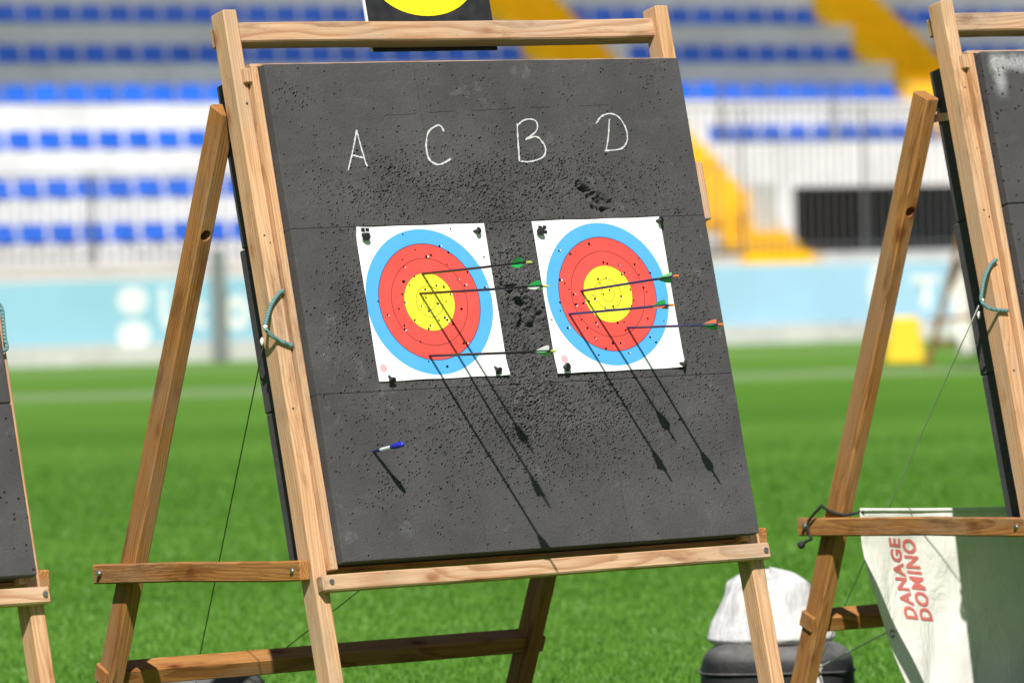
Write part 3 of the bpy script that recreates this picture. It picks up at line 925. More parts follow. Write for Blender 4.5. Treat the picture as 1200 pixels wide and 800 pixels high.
# ------------------------------------------------------------------ neighbouring stands
MR, ML = frame(SR, RHO), frame(SLf, RHO)
FR, FL = Fr(MR), Fr(ML)
q_f = FR.onx((1190, 616), -.083); q_r = FR.onx((950, 617), -.083)
rt = FR.onx((1084, 118), -.045); rb = FR.onx((948, 770), -.045)
rang = math.degrees(math.atan2(rb.y - rt.y, rt.z - rb.z))
print('right stand', q_f, q_r, rt, rb, rang)
right_stand = build_stand('weathered A-frame stand with the white printed cloth tied to its rear leg', MR, (rt.y, rt.z - Z0), rang, q_f.z - Z0, q_r.z - Z0)
right_boss = build_boss('dark foam boss with a white spray-paint mark at the right picture edge', MR, M['foam_spray'])
rope_handle(right_boss, FR, 'L', [(1168, 304), (1161, 310), (1154, 325), (1151, 340), (1150, 352), (1157, 360), (1168, 363), (1181, 364)], (1151, 352))
left_stand = build_stand('A-frame stand at the left picture edge, only lower right corner showing', ML)
left_boss = build_boss('dark pitted foam boss at the left picture edge, mostly out of view', ML, M['foam_pitted'])
rh = tube('rope_handle', catmull([FL.plane(p, -.03)[0] for p in [(-6, 352), (2, 362), (4, 380), (6, 398), (8, 408), (0, 412)]], 8), .0052, M['rope'], left_boss, 10)

# ------------------------------------------------------------------ white cloth on the right stand
def cloth_mat():
    t = NT('white_canvas')
    co = t.obj()
    n = t.noise(co, 4, 5, .6)
    c = t.ramp(n, [(.3, (.70, .68, .62)), (.6, (.83, .81, .755))])
    st_ = t.noise(t.mapping(co, (3, 3, 1.2)), 2.5, 5, .7)
    c = t.mix(t.math('MULTIPLY', t.ramp(st_, [(.55, 0.0), (.75, 1.0)]), .35), c, (.48, .45, .40))
    wvx = t.noise(t.mapping(co, (400, 400, 900)), 1.0, 2)
    nrm = t.bump(wvx, .25, .002)
    wr = t.noise(t.mapping(co, (6, 6, 3)), 1.5, 4, .55, .8)
    return t.out(c, .85, t.bump(wr, .5, .035, nrm), spec=.15)
M['canvas'] = cloth_mat()
M['red_print'] = plain('red_print', (.60, .15, .13), .8, 0, .15, 120)
CY = (rt.y + (rt.z - Z0 - .03) * math.tan(math.radians(rang))) - .045        # just in front of the rear legs
def ony(px, y=None):
    o, d = FR.lray(px)
    return o + ((CY if y is None else y) - o.y) / d.y * d
def cl_y(x, z):
    dz = max(0.0, (.05 + Z0) - z)
    return CY + (.014 * math.sin(7 * x + 3 * dz) + .020 * math.sin(12 * x - 7 * dz + 1.0) * min(1, dz * 4) + .004 * math.sin(33 * x + 12 * dz)) * min(1, dz * 5 + .15) * .8
le = [ony(p) for p in [(1008, 598), (1010, 630), (1017, 670), (1028, 710), (1040, 745), (1050, 775), (1060, 802), (1068, 820), (1076, 838)]]
tr_ = ony((1190, 591))
nj, ni = 44, 60
XR = 1.15
V, F = [], []
lec = catmull(le, 6)
for j in range(nj + 1):
    f = j / nj
    lp = lec[int(round(f * (len(lec) - 1)))]
    for i in range(ni + 1):
        g_ = i / ni
        x = lp.x + (XR - lp.x) * g_
        z = lp.z + (tr_.z - le[0].z) * (x - le[0].x) / (tr_.x - le[0].x) - .012 * math.sin(math.pi * g_) * (1 - f)
        V.append((x, cl_y(x, z), z))
for j in range(nj):
    for i in range(ni):
        k = j * (ni + 1) + i
        F.append((k, k + 1, k + ni + 2, k + ni + 1))
cloth = empty('cloth_cover', MR)
tag(cloth, 'white canvas cloth with red lettering hanging below the wooden stretcher', 'cloth')
o = mesh_obj('sheet', V, F, M['canvas'], cloth, smooth=True)
sm = o.modifiers.new('thick', 'SOLIDIFY'); sm.thickness = .0015; sm.offset = 0
M['black_cloth'] = plain('black_webbing', (.02, .02, .022), .8)
hem = [Vector((V[i][0], V[i][1] - .002, V[i][2] + .002)) for i in range(0, ni + 1, 2)]
tube('hem', hem, .005, M['canvas'], cloth, 6)
def cloth_text(s, p0, p1, cap):
    cu = bpy.data.curves.new('txt', 'FONT')
    cu.body = s
    cu.size = 1.0
    cu.offset = .036
    cu.space_character = 1.12
    cu.resolution_u = 3
    to = bpy.data.objects.new('txt', cu); col.objects.link(to)
    bpy.context.view_layer.update()
    me = bpy.data.meshes.new_from_object(to.evaluated_get(bpy.context.evaluated_depsgraph_get()))
    bpy.data.objects.remove(to, do_unlink=True)
    bm = bmesh.new(); bm.from_mesh(me)
    bmesh.ops.triangulate(bm, faces=bm.faces)
    bmesh.ops.subdivide_edges(bm, edges=[e for e in bm.edges if e.calc_length() > .12], cuts=3)
    xs = [v.co.x for v in bm.verts]; ys = [v.co.y for v in bm.verts]
    x0, x1, y0, y1 = min(xs), max(xs), min(ys), max(ys)
    A0, A1, Cc = ony(p0), ony(p1), ony(cap)
    for v in bm.verts:
        P = A0 + (A1 - A0) * ((v.co.x - x0) / (x1 - x0)) + (Cc - A0) * ((v.co.y - y0) / (y1 - y0))
        v.co = Vector((P.x, cl_y(P.x, P.z) - .0028, P.z))
    bpy.data.meshes.remove(me)
    bm_obj('printed_word', bm, M['red_print'], cloth)
cloth_text('DANAGE', (1079, 725.5), (1059, 631), (1063.5, 724))
cloth_text('DOMINO', (1098, 727.5), (1077, 632), (1082, 726))
# eyelet
ge = ony((1045, 742))
bm = bmesh.new()
for k in range(16):
    a0_, a1_ = 2 * math.pi * k / 16, 2 * math.pi * (k + 1) / 16
    q = [(.006, a0_), (.0115, a0_), (.0115, a1_), (.006, a1_)]
    xx = cl_y(ge.x, ge.z) - .006
    bm.faces.new([bm.verts.new((ge.x + r_ * math.cos(a_), xx + (.002 if r_ < .01 else 0), ge.z + r_ * math.sin(a_))) for r_, a_ in q])
bm_obj('eyelet', bm, M['steel'], cloth)
# black cord that ties the cloth to the rear leg
cp = [((962, 592), -.072), ((975, 600), -.072), ((990, 603), -.06), ((1003, 601), -.022), ((1012, 598), -.01)]
cord = empty('black_cord', MR)
tag(cord, 'thin black cord tying the cloth corner round the rear leg', 'cord')
V1, F1 = tube_data(catmull([FR.onx(p, x_) for p, x_ in cp], 6), .0045, 8)
mesh_obj('loop', V1, F1, M['black_cloth'], cord, smooth=True)
cp2 = [((963, 592), -.103), ((953, 603), -.108), ((947, 612), -.108), ((948, 625), -.108), ((951, 631), -.105), ((945, 634), -.11), ((940, 638), -.115)]
V1, F1 = tube_data(catmull([FR.onx(p, x_) for p, x_ in cp2], 6), .004, 8)
mesh_obj('tail', V1, F1, M['black_cloth'], cord, smooth=True)
ball('knot', FR.onx((939, 638), -.115), (.011, .011, .011), M['black_cloth'], cord)

# ------------------------------------------------------------------ sandbags and weights
def bag(name, label, base, size, mat, cat, squash=2.6, wr=.035, seed=1, top_gather=False, group=None, rotz=0.0):
    """a filled sack: super-ellipsoid with folds, flat underneath"""
    bm = bmesh.new()
    bmesh.ops.create_icosphere(bm, subdivisions=5, radius=1)
    rd = random.Random(seed)
    ph = [rd.uniform(0, 6.28) for _ in range(12)]
    for v in bm.verts:
        c = v.co.copy()
        k = (abs(c.x) ** squash + abs(c.y) ** squash + abs(c.z) ** squash) ** (-1 / squash)
        p = c * k
        an = math.atan2(p.y, p.x)
        hz = (p.z + 1) / 2
        fold = math.sin(5 * an + ph[0] + 2 * hz) * .5 + math.sin(9 * an + ph[1] - 3 * hz) * .35 + math.sin(17 * an + ph[2] + 5 * hz) * .2
        cr = math.sin(11 * hz + 3 * math.sin(an * 2 + ph[3]) + ph[4]) * .3
        if top_gather:
            s = 1.13 - .50 * hz + .06 * math.sin(2 * an + 1)
            fold = fold * (.35 + 1.3 * hz) + .9 * math.sin(23 * an + 4 * math.sin(3 * hz + ph[7])) * hz ** 2 * .5
        else:
            s = 1 - .06 * hz
        rr = s * (1 + wr * (fold + cr))
        if top_gather:
            rho_ = float(np.interp(hz, [0, .03, .10, .35, .70, .86, .95, 1], [.0, .93, 1.02, .90, .70, .62, .45, 0]))
            p = Vector((math.cos(an), math.sin(an) * .95, 0)) * rho_ * (1 if c.x or c.y else 0)
            rr = 1 + wr * (fold + cr) * min(1, 2 * hz + .4)
        z = hz
        if top_gather:
            z = min(z, .9 + .1 * z) + .05 * math.sin(2 * an + ph[5]) * hz ** 3 + .045 * math.sin(5 * an + ph[6]) * hz ** 4
        else:
            z += .025 * math.sin(3 * an + ph[5]) * hz
        v.co = Vector((p.x * rr * size[0] / 2, p.y * rr * size[1] / 2, z * size[2]))
    root = empty(name, Matrix.Translation(base) @ Matrix.Rotation(rotz, 4, 'Z'))
    tag(root, label, cat, group)
    bm_obj('sack', bm, mat, root, smooth=True)
    return root
def sack_mat():
    t = NT('woven_sack')
    co = t.obj()
    n = t.noise(co, 12, 5, .6)
    c = t.ramp(n, [(.3, (.42, .415, .41)), (.65, (.70, .695, .69))])
    f = t.noise(t.mapping(co, (16, 16, 5)), 1.0, 3, .5, .8)
    return t.out(c, .55, t.bump(f, .5, .04), spec=.35)
M['sack'] = sack_mat()
def dusty(name):
    t = NT(name)
    co = t.obj()
    geo = t.n('ShaderNodeNewGeometry')
    s_ = t.n('ShaderNodeSeparateXYZ'); t.l(geo.outputs['Normal'], s_.inputs[0])
    n = t.noise(co, 9, 5, .65)
    dust = t.math('MULTIPLY', t.ramp(s_.outputs[2], [(.25, 0.0), (.8, 1.0)]), t.ramp(n, [(.35, .35), (.65, 1.0)]))
    c = t.mix(dust, (.014, .014, .015), (.17, .165, .155))
    return t.out(c, .6, t.bump(t.noise(co, 25, 4, .6), .4, .01), spec=.4)
M['dusty_black'] = dusty('dusty_black_rubber')
RH = Vector((RT.x, RT.y, 0)).normalized()
FH = Vector((FW.x, FW.y, 0)).normalized()
def ground_at(x, D):
    p = atdepth((x, 400), D)
    return Vector((p.x, p.y, 0))
wb = ground_at(902, 17.75)
rz = math.atan2(RH.y, RH.x)
wt = bag('weight_bag', 'dusty black rubber weight lying under the white sack', wb, (.47, .40, .215), M['dusty_black'], 'weight', 4.0, .012, 4, rotz=rz)
ring_pts = [Vector((.233 * math.copysign(abs(math.cos(a)) ** .5, math.cos(a)), .198 * math.copysign(abs(math.sin(a)) ** .5, math.sin(a)), .125)) for a in [2 * math.pi * k / 48 for k in range(49)]]
tube('seam', ring_pts, .0035, M['dusty_black'], wt, 6)
sk = bag('sandbag', 'white woven sack gathered at the top, resting on the black weight', wb + Vector((0, 0, .200)) + RH * (-.016), (.385, .31, .215), M['sack'], 'sandbag', 3.2, .05, 9, True, rotz=rz)
lb = ground_at(236, 16.62)
bag('weight_bag', 'black weight behind the rear crossbar at the lower picture edge', lb, (.36, .30, .255), M['dusty_black'], 'weight', 2.6, .015, 12, rotz=rz)

# ------------------------------------------------------------------ guy lines
def guy(label, p0, p1, mat, r=.0017, sag=.0, kn=False):
    n = 12
    pts = [Vector(p0).lerp(Vector(p1), k / n) - Vector((0, 0, sag * 4 * (k / n) * (1 - k / n))) for k in range(n + 1)]
    o = tube('guy_line', pts, r, mat, None, 6)
    tag(o, label, 'guy line', 'guy lines of the stands')
    return o
g0 = MF @ F0.onx((309, 402), -.07)
guy('dark guy line from the turquoise rope down beside the left rear leg', g0, atdepth((229, 793), 16.5), M['wire'])
guy('dark guy line running under the board behind the left front leg', atdepth((500, 630), 16.15), atdepth((286, 797), 16.55), M['wire'], .0015)
g1 = MR @ FR.onx((1147, 358), -.07)
anchor = atdepth((957, 783), 17.52)
guy('grey guy line from the right stand down to the white knot', g1, anchor, M['wire_pale'])
g2 = MR @ ony((1040, 740), ge.y - .01)
guy('pale cord from the cloth eyelet to the white knot on the weight', g2, anchor, M['white_cord'], .0025)
kn = empty('rope_knot', Matrix.Translation(anchor))
tag(kn, 'white rope knot at the black weight beside the white sack', 'knot')
ball('knot', (0, 0, 0), (.018, .018, .02), M['white_cord'], kn, seed=3, amp=.5)
for k, (dx, dz) in enumerate(((-.012, -.05), (.016, -.06), (.004, -.075))):
    tube('rope_end', catmull([Vector((0, 0, 0)), RH * dx * .6 + Vector((0, 0, dz * .5)), RH * dx + Vector((0, 0, dz))], 5), .006, M['white_cord'], kn, 6)

# ------------------------------------------------------------------ grandstand and boards in the distance
TA = math.radians(-2.0)
ET = Vector((math.cos(TA), math.sin(TA), 0)); EV = Vector((-math.sin(TA), math.cos(TA), 0))
B0 = onz((60, 430), 0)
MS = basis(B0, ET, EV, Vector((0, 0, 1)))
def onv(px, v):
    o, d = ray(px)
    k = (v - (o - B0).dot(EV)) / d.dot(EV)
    P = o + k * d
    return (P - B0).dot(ET), P.z

def concrete(name, c, var=.15):
    t = NT(name)
    co = t.objrand(5)
    n = t.noise(co, .8, 5, .65)
    n2 = t.noise(t.mapping(co, (3, 3, .6)), 2.0, 4, .6)
    cc = t.ramp(n, [(.3, tuple(x * (1 - var) for x in c)), (.7, tuple(min(1, x * (1 + var * .6)) for x in c))])
    cc = t.mix(t.math('MULTIPLY', t.ramp(n2, [(.5, 0.0), (.75, 1.0)]), .35), cc, tuple(x * .55 for x in c))
    return t.out(cc, .85, t.bump(n2, .3, .02), spec=.2)
M['conc'] = concrete('terrace_concrete', (.72, .71, .70))
M['conc_wall'] = concrete('painted_wall', (.70, .69, .68))
M['beige'] = concrete('beige_wall', (.60, .55, .50))
M['kerb'] = concrete('kerb_concrete', (.58, .575, .56))
M['yellow_paint'] = concrete('yellow_paint', (.88, .50, .004), .06)
M['seat_blue'] = plain('seat_blue', (.014, .115, .54), .4, 0, .2, 1.5)
M['dark_wall'] = plain('tunnel_wall', (.035, .034, .034), .9, 0, .3, 2)
M['rail_metal'] = plain('rail_metal', (.16, .16, .17), .5, .3)
M['post_dark'] = plain('post_dark', (.20, .21, .215), .6)
M['board_blue_l'] = plain('board_teal', (.31, .56, .70), .5, 0, .06, .8)
M['board_blue_r'] = plain('board_sky_blue', (.38, .60, .80), .5, 0, .06, .8)
M['board_white'] = plain('board_white', (.80, .81, .82), .5)
def roof_mat():
    t = NT('translucent_roof_sheet')
    tr = t.n('ShaderNodeBsdfTranslucent'); tr.inputs[0].default_value = (.92, .92, .93, 1)
    mx = t.n('ShaderNodeMixShader'); mx.inputs[0].default_value = .85
    t.out((.6, .61, .62), .6)
    t.l(t.b.outputs[0], mx.inputs[1]); t.l(tr.outputs[0], mx.inputs[2])
    t.l(mx.outputs[0], t.t.nodes['Material Output'].inputs[0])
    return t.m
M['roof'] = roof_mat()

YS = [17, 64, 110.5, 164, 221, 273]
GO = 1.15
rowv = [2.3 + (5 - k) * GO for k in range(6)]
rowz = [onv((140, YS[k]), rowv[k])[1] - .17 for k in range(6)]
print('row treads', [round(z, 2) for z in rowz])
dz = (rowz[0] - rowz[3]) / 3
for k in range(1, 6):
    rowv.insert(0, rowv[0] + GO); rowz.insert(0, rowz[0] + dz)
NR = len(rowv)             # 11 rows; index 5.. are the six in view
# aisles
ua_r = onv((681, 0), rowv[5] - .3)[0]; ua_l = onv((602, 0), rowv[5] - .3)[0]
ub_l = onv((990, 0), rowv[5] - .3)[0]; ub_r = onv((1060, 0), rowv[5] - .3)[0]
UL, UR = -9.0, 30.0
print('aisles', ua_l, ua_r, ub_l, ub_r)
ZTUN = onv((1000, 218), rowv[8] - .55)[1]
gs = empty('grandstand', MS)
tag(gs, 'pale concrete grandstand terrace with yellow painted stairs behind the pitch', 'grandstand')
for k in range(NR):
    v0 = rowv[k] - .5
    ue = UR if k < 9 else ua_r
    zb = rowz[k + 1] - .4 if k + 1 < NR else 0
    abox('step', (UL, v0, max(0, zb)), (ua_r, v0 + GO + .12, rowz[k]), M['conc'], gs)
    if k < 9:
        abox('step', (ua_r + .001, v0, max(0, zb, ZTUN + .06)), (UR, v0 + GO + .12, rowz[k]), M['conc'], gs)
    if k < 10:
        zr = rowz[k] - rowz[k + 1]
    else:
        zr = .62
    for ai, (u0, u1) in enumerate(((ua_l, ua_r), (ub_l, ub_r))):
        if ai == 1 and k >= 9: continue
        nst = 4
        for q_ in range(0 if k == 0 else 1, nst):      # painted steps, four to a seat row, each block down to the row below
            vb = v0 + GO if q_ == 0 else v0 - .004 - (q_ - 1) * GO / nst
            vf = v0 - .004 - q_ * GO / nst
            abox('stair', (u0 + .001 * q_, vf, max(.25, rowz[k] - zr - .02)), (u1 - .001 * q_, vb, rowz[k] + .006 - q_ * zr / nst), M['yellow_paint'], gs)
        abox('stair', (u0, v0 - .003, rowz[k] - .2), (u1, v0 + GO / nst, rowz[k] + .006), M['yellow_paint'], gs)
# front beige wall and walkway
zt = onv((60, 311), 1.3)[1]
abox('front_wall', (UL, 1.28, 0), (ua_r + .05, 1.42, zt), M['beige'], gs)
abox('walkway', (UL, 1.425, 0), (ua_r + .05, rowv[10] - .505, zt - .12), M['conc'], gs)
zl = onv((900, 297), 1.3)[1]
abox('ledge', (ua_r + .055, 1.0, 0), (UR, 1.45, zl), M['kerb'], gs)
abox('walkway', (ua_r + .055, 1.455, 0), (UR, rowv[8] - .56, zl - .35), M['conc'], gs)
# right section: white wall with the tunnel opening
vw = rowv[8] - .55
zt0 = onv((1000, 218), vw)[1]; zbot = zl - .35
ul_t = onv((931, 250), vw)[0]; ur_t = onv((1125, 250), vw)[0] + 1.0
ztop = onv((950, 172), vw)[1]
abox('wall_panel', (ua_r + .05, vw, zt0), (UR, vw + .049, rowz[8] + .02), M['conc_wall'], gs)
abox('wall_panel', (ua_r + .05, vw, 0), (ul_t, vw + .049, zt0 - .001), M['conc_wall'], gs)
abox('wall_panel', (ur_t, vw, 0), (UR, vw + .049, zt0 - .001), M['conc_wall'], gs)
abox('tunnel_ceiling', (ul_t, vw + .05, zt0 - .001), (ur_t, vw + 5, zt0 + .05), M['dark_wall'], gs)
abox('tunnel_back', (ul_t, vw + 5, 0), (ur_t, vw + 5.1, zt0), M['dark_wall'], gs)
abox('tunnel_side', (ul_t - .1, vw + .05, 0), (ul_t - .001, vw + 5, zt0 - .002), M['dark_wall'], gs)
abox('tunnel_side', (ur_t + .001, vw + .05, 0), (ur_t + .1, vw + 5, zt0 - .002), M['dark_wall'], gs)
abox('tunnel_floor', (ul_t, vw + .001, 0), (ur_t, vw + 4.99, zl - .36), M['dark_wall'], gs)
# roof whose shade falls on the upper rows; rear wall
vsh = rowv[7] - .05 + .35; zsh = rowz[7] + .30
ls = SUN.dot(EV) / -SUN.z
zr_ = 11.0
vr = vsh - (zr_ - zsh) * ls
mesh_obj('roof', [(UL - 6, vr, zr_), (UR + 6, vr, zr_), (UR + 6, rowv[0] + 3, zr_ + .8), (UL - 6, rowv[0] + 3, zr_ + .8)], [(0, 1, 2, 3)], M['roof'], gs)
abox('rear_wall', (UL, rowv[0] + .7, 0), (UR, rowv[0] + 1.0, zr_ - .001), M['conc_wall'], gs)
for u in np.arange(UL + 2, UR, 8.0):
    abox('roof_column', (u, rowv[0] + .35, rowz[0]), (u + .3, rowv[0] + .65, zr_ - .002), M['rail_metal'], gs)

# seats
def seat_mesh():
    bm = bmesh.new()
    prof = [(-.24, .395), (-.23, .43), (.10, .405), (.155, .44), (.20, .60), (.215, .70), (.20, .715), (.18, .70), (.165, .60), (.12, .455), (.09, .43), (-.20, .455), (-.245, .44)]
    # front and back skins as closed side profile, rounded in plan by narrowing the ends
    prof = [(-.20, .055), (-.185, .09), (.06, .075), (.11, .105), (.145, .22), (.155, .325), (.185, .325), (.18, .21), (.15, .07), (.09, .03), (-.18, .04)]
    secs = [(-.212, .85), (-.19, 1.0), (0, 1.0), (.19, 1.0), (.212, .85)]
    rings = []
    for x, k in secs:
        rings.append([bm.verts.new((x, y * (k if y < 0 else 1), .05 + (z - .05) * k)) for y, z in prof])
    n = len(prof)
    for r0, r1 in zip(rings[:-1], rings[1:]):
        for i in range(n):
            bm.faces.new((r0[i], r1[i], r1[(i + 1) % n], r0[(i + 1) % n]))
    bm.faces.new(rings[0]); bm.faces.new(list(reversed(rings[-1])))
    # bracket
    b = bmesh.ops.create_cube(bm, size=1)['verts']
    bmesh.ops.scale(bm, vec=(.25, .08, .05), verts=b)
    bmesh.ops.translate(bm, vec=(0, .03, .025), verts=b)
    bmesh.ops.recalc_face_normals(bm, faces=bm.faces)
    me = bpy.data.meshes.new('stadium_seat'); bm.to_mesh(me); bm.free()
    me.materials.append(M['seat_blue'])
    return me
sm_ = seat_mesh()
names = {4: 'top hidden', 5: 'highest visible, shaded', 6: 'second, shaded', 7: 'third, sunlit', 8: 'fourth, sunlit', 9: 'fifth, sunlit', 10: 'lowest, sunlit'}
nseat = 0
PITCH_S = .505
for k in range(4, NR):
    for i in range(-14, 60):
        u = i * PITCH_S + .02 + (k % 2) * .03
        if u < UL + .3 or u > UR - .3: continue
        if ua_l - .24 < u < ua_r + .24 or ub_l - .24 < u < ub_r + .24: continue
        if k >= 9 and u > ua_l: continue
        # leave out seats far outside the view
        P = MS @ Vector((u, rowv[k], rowz[k] + .17))
        q = P - CAM
        sx = 600 + FPX * q.dot(RT) / q.dot(FW); sy = 400 - FPX * q.dot(UP) / q.dot(FW)
        if sx < -60 or sx > 1260 or sy < -60: continue
        o = bpy.data.objects.new('stadium_seat', sm_)
        link(o)
        o.matrix_world = MS @ Matrix.Translation((u, rowv[k] + .05, rowz[k]))
        side = 'left of the first yellow stair' if u < ua_l else ('between the two yellow stairs' if u < ub_l else 'right of the second yellow stair')
        tag(o, 'blue plastic seat in the %s row, %s' % (names[k], side), 'seat', 'blue seats, %s row, %s' % (names[k], side))
        nseat += 1
print('seats', nseat)

# railings
def railing(label, u0, u1, v, z0, z1, step, pstep=2.4, r=.012, mat=None):
    root = empty('railing', MS @ Matrix.Translation((u0, v, z0)))
    tag(root, label, 'railing', 'railings of the grandstand')
    mat = mat or M['rail_metal']
    Lr, h = u1 - u0, z1 - z0
    bm = bmesh.new()
    n = int(Lr / step)
    for i in range(n + 1):
        b = bmesh.ops.create_cube(bm, size=1)['verts']
        bmesh.ops.scale(bm, vec=(r * 1.6, r * 1.6, h - .03), verts=b)
        bmesh.ops.translate(bm, vec=(i * step + .06, 0, h / 2), verts=b)
    tag(bm_obj('bars', bm, mat, root), kind='stuff')
    for zz in (.12, h):
        abox('rail', (0, -.02, zz - .014), (Lr, .02, zz + .014), mat, root)
    i = 0
    while i * pstep <= Lr:
        abox('post', (i * pstep - .018, -.021, 0), (i * pstep + .018, .021, h + .03), mat, root); i += 1
zrl = onv((60, 205), 1.35)[1]
railing('grey pitch-side railing in front of the lowest rows of seats', UL, ua_l - .2, 1.35, zt, zrl, .16, 2.6, .009)
railing('grey railing on the white wall above the dark tunnel', onv((845, 150), vw)[0], UR - 5, vw + .02, rowz[8] + .025, rowz[8] + .95, .16, 2.2, .007)
railing('tall grey fence in front of the white wall and dark tunnel', ua_r - 3.6, UR - 4, 1.2, zl, onv((950, 126), 1.2)[1], .15, 2.3, .009)
tag(abox('gate_post', *[(onv((886, 260), 2.0)[0] + a_, 2.0 + b_, c_) for a_, b_, c_ in ((0, 0, 0), (.42, .2, onv((900, 214), 2.0)[1]))], M['kerb'], None, .01, MS),
    'pale concrete post between the yellow stair and the dark tunnel', 'post')

# advertising boards along the touchline
zb0, zb1 = .30, 1.20
ub = [UL, -1.5, 4.6, 10.7, 16.8, 22.9, 29.0]
kb = abox('kerb', (UL, -.10, 0), (UR, .16, .262), M['kerb'], None, .01, MS)
tag(kb, kind='structure')
bd_lab = ['teal advertising board beyond the left picture edge', 'teal advertising board with white emblem and letters left of the main stand', 'teal advertising board hidden behind the main boss',
          'sky-blue advertising board just right of the main boss', 'sky-blue advertising board with a white disc and letter T behind the right stand', 'sky-blue advertising board beyond the right picture edge']
boards = []
for i in range(6):
    m_ = M['board_blue_l'] if i < 3 else M['board_blue_r']
    r_ = empty('advertising_board', MS @ Matrix.Translation((ub[i], 0, 0)))
    tag(r_, bd_lab[i], 'ad board', 'advertising boards along the touchline')
    abox('panel', (.01, 0, zb0), (ub[i + 1] - ub[i] - .01, .06, zb1), m_, r_, .004)
    abox('top_edge', (.01, -.004, zb1 + .001), (ub[i + 1] - ub[i] - .01, .064, zb1 + .03), M['board_white'], r_)
    for uu in (.5, (ub[i + 1] - ub[i]) / 2, ub[i + 1] - ub[i] - .5):
        abox('foot', (uu - .03, .061, .265), (uu + .03, .13, zb1 - .1), M['rail_metal'], r_)
    boards.append(r_)
def glyph(ch, px0, px1, y0, y1, bold=.05):
    """white letter or mark on a board, fitted to a box of photo pixels"""
    cu = bpy.data.curves.new('g', 'FONT'); cu.body = ch; cu.size = 1; cu.offset = bold; cu.resolution_u = 3
    to = bpy.data.objects.new('g', cu); col.objects.link(to)
    bpy.context.view_layer.update()
    me = bpy.data.meshes.new_from_object(to.evaluated_get(bpy.context.evaluated_depsgraph_get()))
    bpy.data.objects.remove(to, do_unlink=True)
    co_ = np.array([v.co[:] for v in me.vertices])
    mn, mx = co_.min(0), co_.max(0)
    ua, za = onv((px0, y1), 0); ubb, zb_ = onv((px1, y0), 0)
    bi = max(i for i in range(6) if ub[i] <= (ua + ubb) / 2)
    for v in me.vertices:
        fx = (v.co.x - mn[0]) / (mx[0] - mn[0]); fy = (v.co.y - mn[1]) / (mx[1] - mn[1])
        v.co = (ua + (ubb - ua) * fx - ub[bi], -.006, za + (zb_ - za) * fy)
    me.materials.append(M['board_white'])
    o = bpy.data.objects.new('printed_letter', me)
    link(o, boards[bi])
def disc(px, ry, rx):
    u_, z_ = onv(px, 0)
    bi = max(i for i in range(6) if ub[i] <= u_)
    V = [(u_ - ub[bi] + rx * math.cos(2 * math.pi * k / 28), -.005, z_ + ry * math.sin(2 * math.pi * k / 28)) for k in range(28)]
    mesh_obj('printed_disc', V, [tuple(range(28))], M['board_white'], boards[bi])
disc((155, 352), .20, .24); disc((157, 392), .20, .27)
glyph('U', 188, 216, 336, 388)
glyph('c', 226, 240, 352, 386)
glyph('o', 262, 292, 345, 388)
disc((1033, 338), .42, .24)
glyph('T', 1068, 1100, 322, 362)

pu, pz = onv((258, 424), -.4)
tag(abox('fence_post', (pu - .09, -.48, 0), (pu + .09, -.32, onv((258, 292), -.4)[1]), M['post_dark'], None, .01, MS), 'dark grey post in front of the teal board beside the rear leg', 'post')

# ------------------------------------------------------------------ far stand, yellow box, white cloth
fp = onz((1086, 431), 0)
fm = frame((0, 0, 0), 0)
off = Vector((fp.x + .045, fp.y - 1.24, 0))
MFAR = frame(off, 0)
far_stand = build_stand('blurred far wooden stand standing close to the advertising boards', MFAR)
far_boss = build_boss('blurred dark foam boss on the far stand behind the right stand', MFAR, M['foam_pitted'])
fcl = empty('cloth_cover', MFAR)
tag(fcl, 'blurred white cloth hanging on the far stand by the boards', 'cloth')
V, F = [], []
for j in range(13):
    f = j / 12
    for i in range(13):
        g_ = i / 12
        x = -.02 + .95 * g_ + .10 * f * (1 - g_)
        z = 1.25 - 1.13 * f
        V.append((x, .80 + .03 * math.sin(11 * x + 3 * f), z))
for j in range(12):
    for i in range(12):
        k = j * 13 + i
        F.append((k, k + 1, k + 14, k + 13))
o = mesh_obj('sheet', V, F, M['canvas'], fcl, smooth=True)
sm = o.modifiers.new('thick', 'SOLIDIFY'); sm.thickness = .003

yb = onz((1060, 425), 0)
M['yellow_plastic'] = plain('yellow_plastic', (.82, .52, .01), .5)
bm = bmesh.new()
q = [(-.24, -.2), (.24, -.2), (.24, .2), (-.24, .2)]
lo = [bm.verts.new((x, y, .0)) for x, y in q]
hi = [bm.verts.new((x * .72, y * .72, .57)) for x, y in q]
bm.faces.new(lo[::-1]); bm.faces.new(hi)
for i in range(4): bm.faces.new((lo[i], lo[(i + 1) % 4], hi[(i + 1) % 4], hi[i]))
bmesh.ops.bevel(bm, geom=list(bm.edges), offset=.03, segments=2, profile=.5, affect='EDGES')
o = bm_obj('distance_marker', bm, M['yellow_plastic'])
o.matrix_world = Matrix.Translation(yb) @ Matrix.Rotation(rz, 4, 'Z')
tag(o, 'yellow tapered marker box on the grass before the sky-blue board', 'marker')

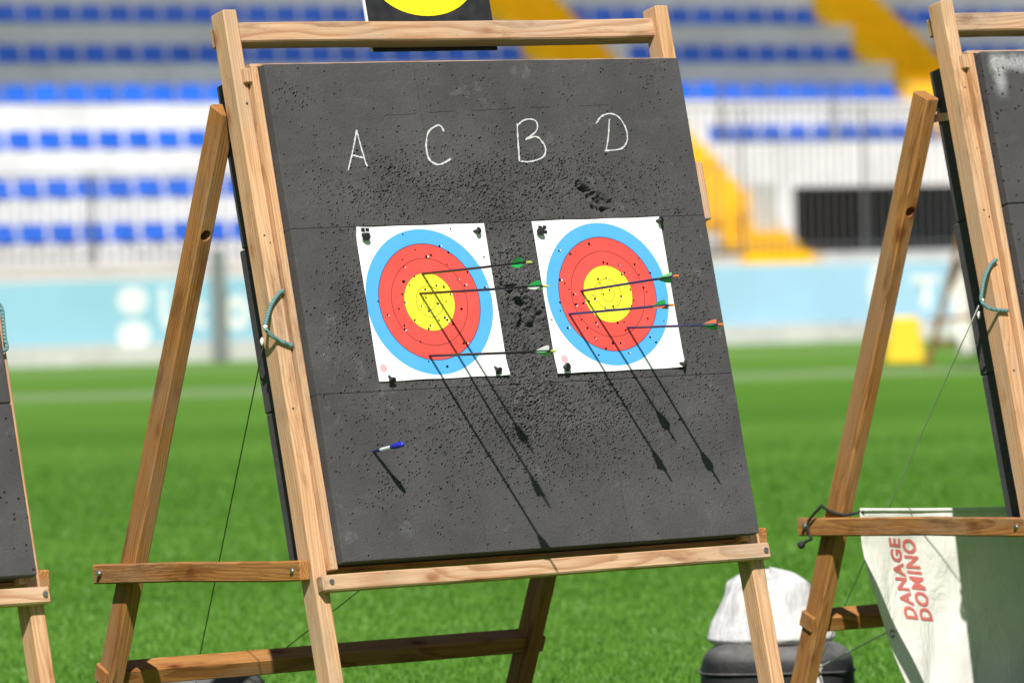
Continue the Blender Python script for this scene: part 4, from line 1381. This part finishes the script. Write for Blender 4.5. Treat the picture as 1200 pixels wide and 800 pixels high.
# ------------------------------------------------------------------ grass blades of the near turf
def grass():
    N = 420000
    D = 15.0 + 34.0 * rng.random(N) ** 1.7
    lat = (rng.random(N) * 2 - 1) * (D * .0866 * 1.28 + .5)
    base = np.array(CAM)[None, :2] + D[:, None] * np.array(FH)[None, :2] + lat[:, None] * np.array(RH)[None, :2]
    h = rng.uniform(.010, .026, N) * np.clip((50 - D) / 14, .15, 1); wd = rng.uniform(.0022, .0042, N) * (1 + (D - 15) / 14)
    an = rng.uniform(0, 2 * math.pi, N); le_ = rng.uniform(0, .9, N) * h
    la = rng.uniform(0, 2 * math.pi, N)
    dx, dy = np.cos(an) * wd, np.sin(an) * wd
    z0 = np.zeros(N)
    p0 = np.stack([base[:, 0] - dx, base[:, 1] - dy, z0], -1)
    p1 = np.stack([base[:, 0] + dx, base[:, 1] + dy, z0], -1)
    p2 = np.stack([base[:, 0] + np.cos(la) * le_, base[:, 1] + np.sin(la) * le_, h], -1)
    V = np.stack([p0, p1, p2], 1).reshape(-1, 3).astype(np.float32)
    me = bpy.data.meshes.new('grass')
    me.vertices.add(3 * N); me.vertices.foreach_set('co', V.ravel())
    me.loops.add(3 * N); me.loops.foreach_set('vertex_index', np.arange(3 * N, dtype=np.int32))
    me.polygons.add(N); me.polygons.foreach_set('loop_start', np.arange(N, dtype=np.int32) * 3)
    me.update(calc_edges=True)
    t = NT('grass_blades')
    geo = t.n('ShaderNodeNewGeometry')
    c = t.ramp(geo.outputs['Random Per Island'], [(0, (.068, .195, .012)), (.5, (.104, .275, .022)), (.85, (.160, .36, .046)), (1.0, (.27, .42, .12))])
    pn = t.noise(t.obj(), 2.2, 5, .65)
    c = t.mix(t.ramp(pn, [(.38, .5), (.6, 0.0)]), c, (.060, .165, .014))
    bg = t.noise(t.mapping(t.obj(), (.06, .22, 1)), 1.0, 4)
    c = t.mix(t.ramp(bg, [(.42, 0.0), (.62, .6)]), c, (.165, .335, .050))
    tr = t.n('ShaderNodeBsdfTranslucent'); t.l(c, tr.inputs[0])
    mx = t.n('ShaderNodeMixShader'); mx.inputs[0].default_value = .3
    t.out(c, .5, spec=.3)
    t.l(t.b.outputs[0], mx.inputs[1]); t.l(tr.outputs[0], mx.inputs[2])
    t.l(mx.outputs[0], t.t.nodes['Material Output'].inputs[0])
    me.materials.append(t.m)
    o = bpy.data.objects.new('grass', me)
    link(o)
    tag(o, 'short green artificial turf blades of the pitch', 'grass', kind='stuff')
grass()
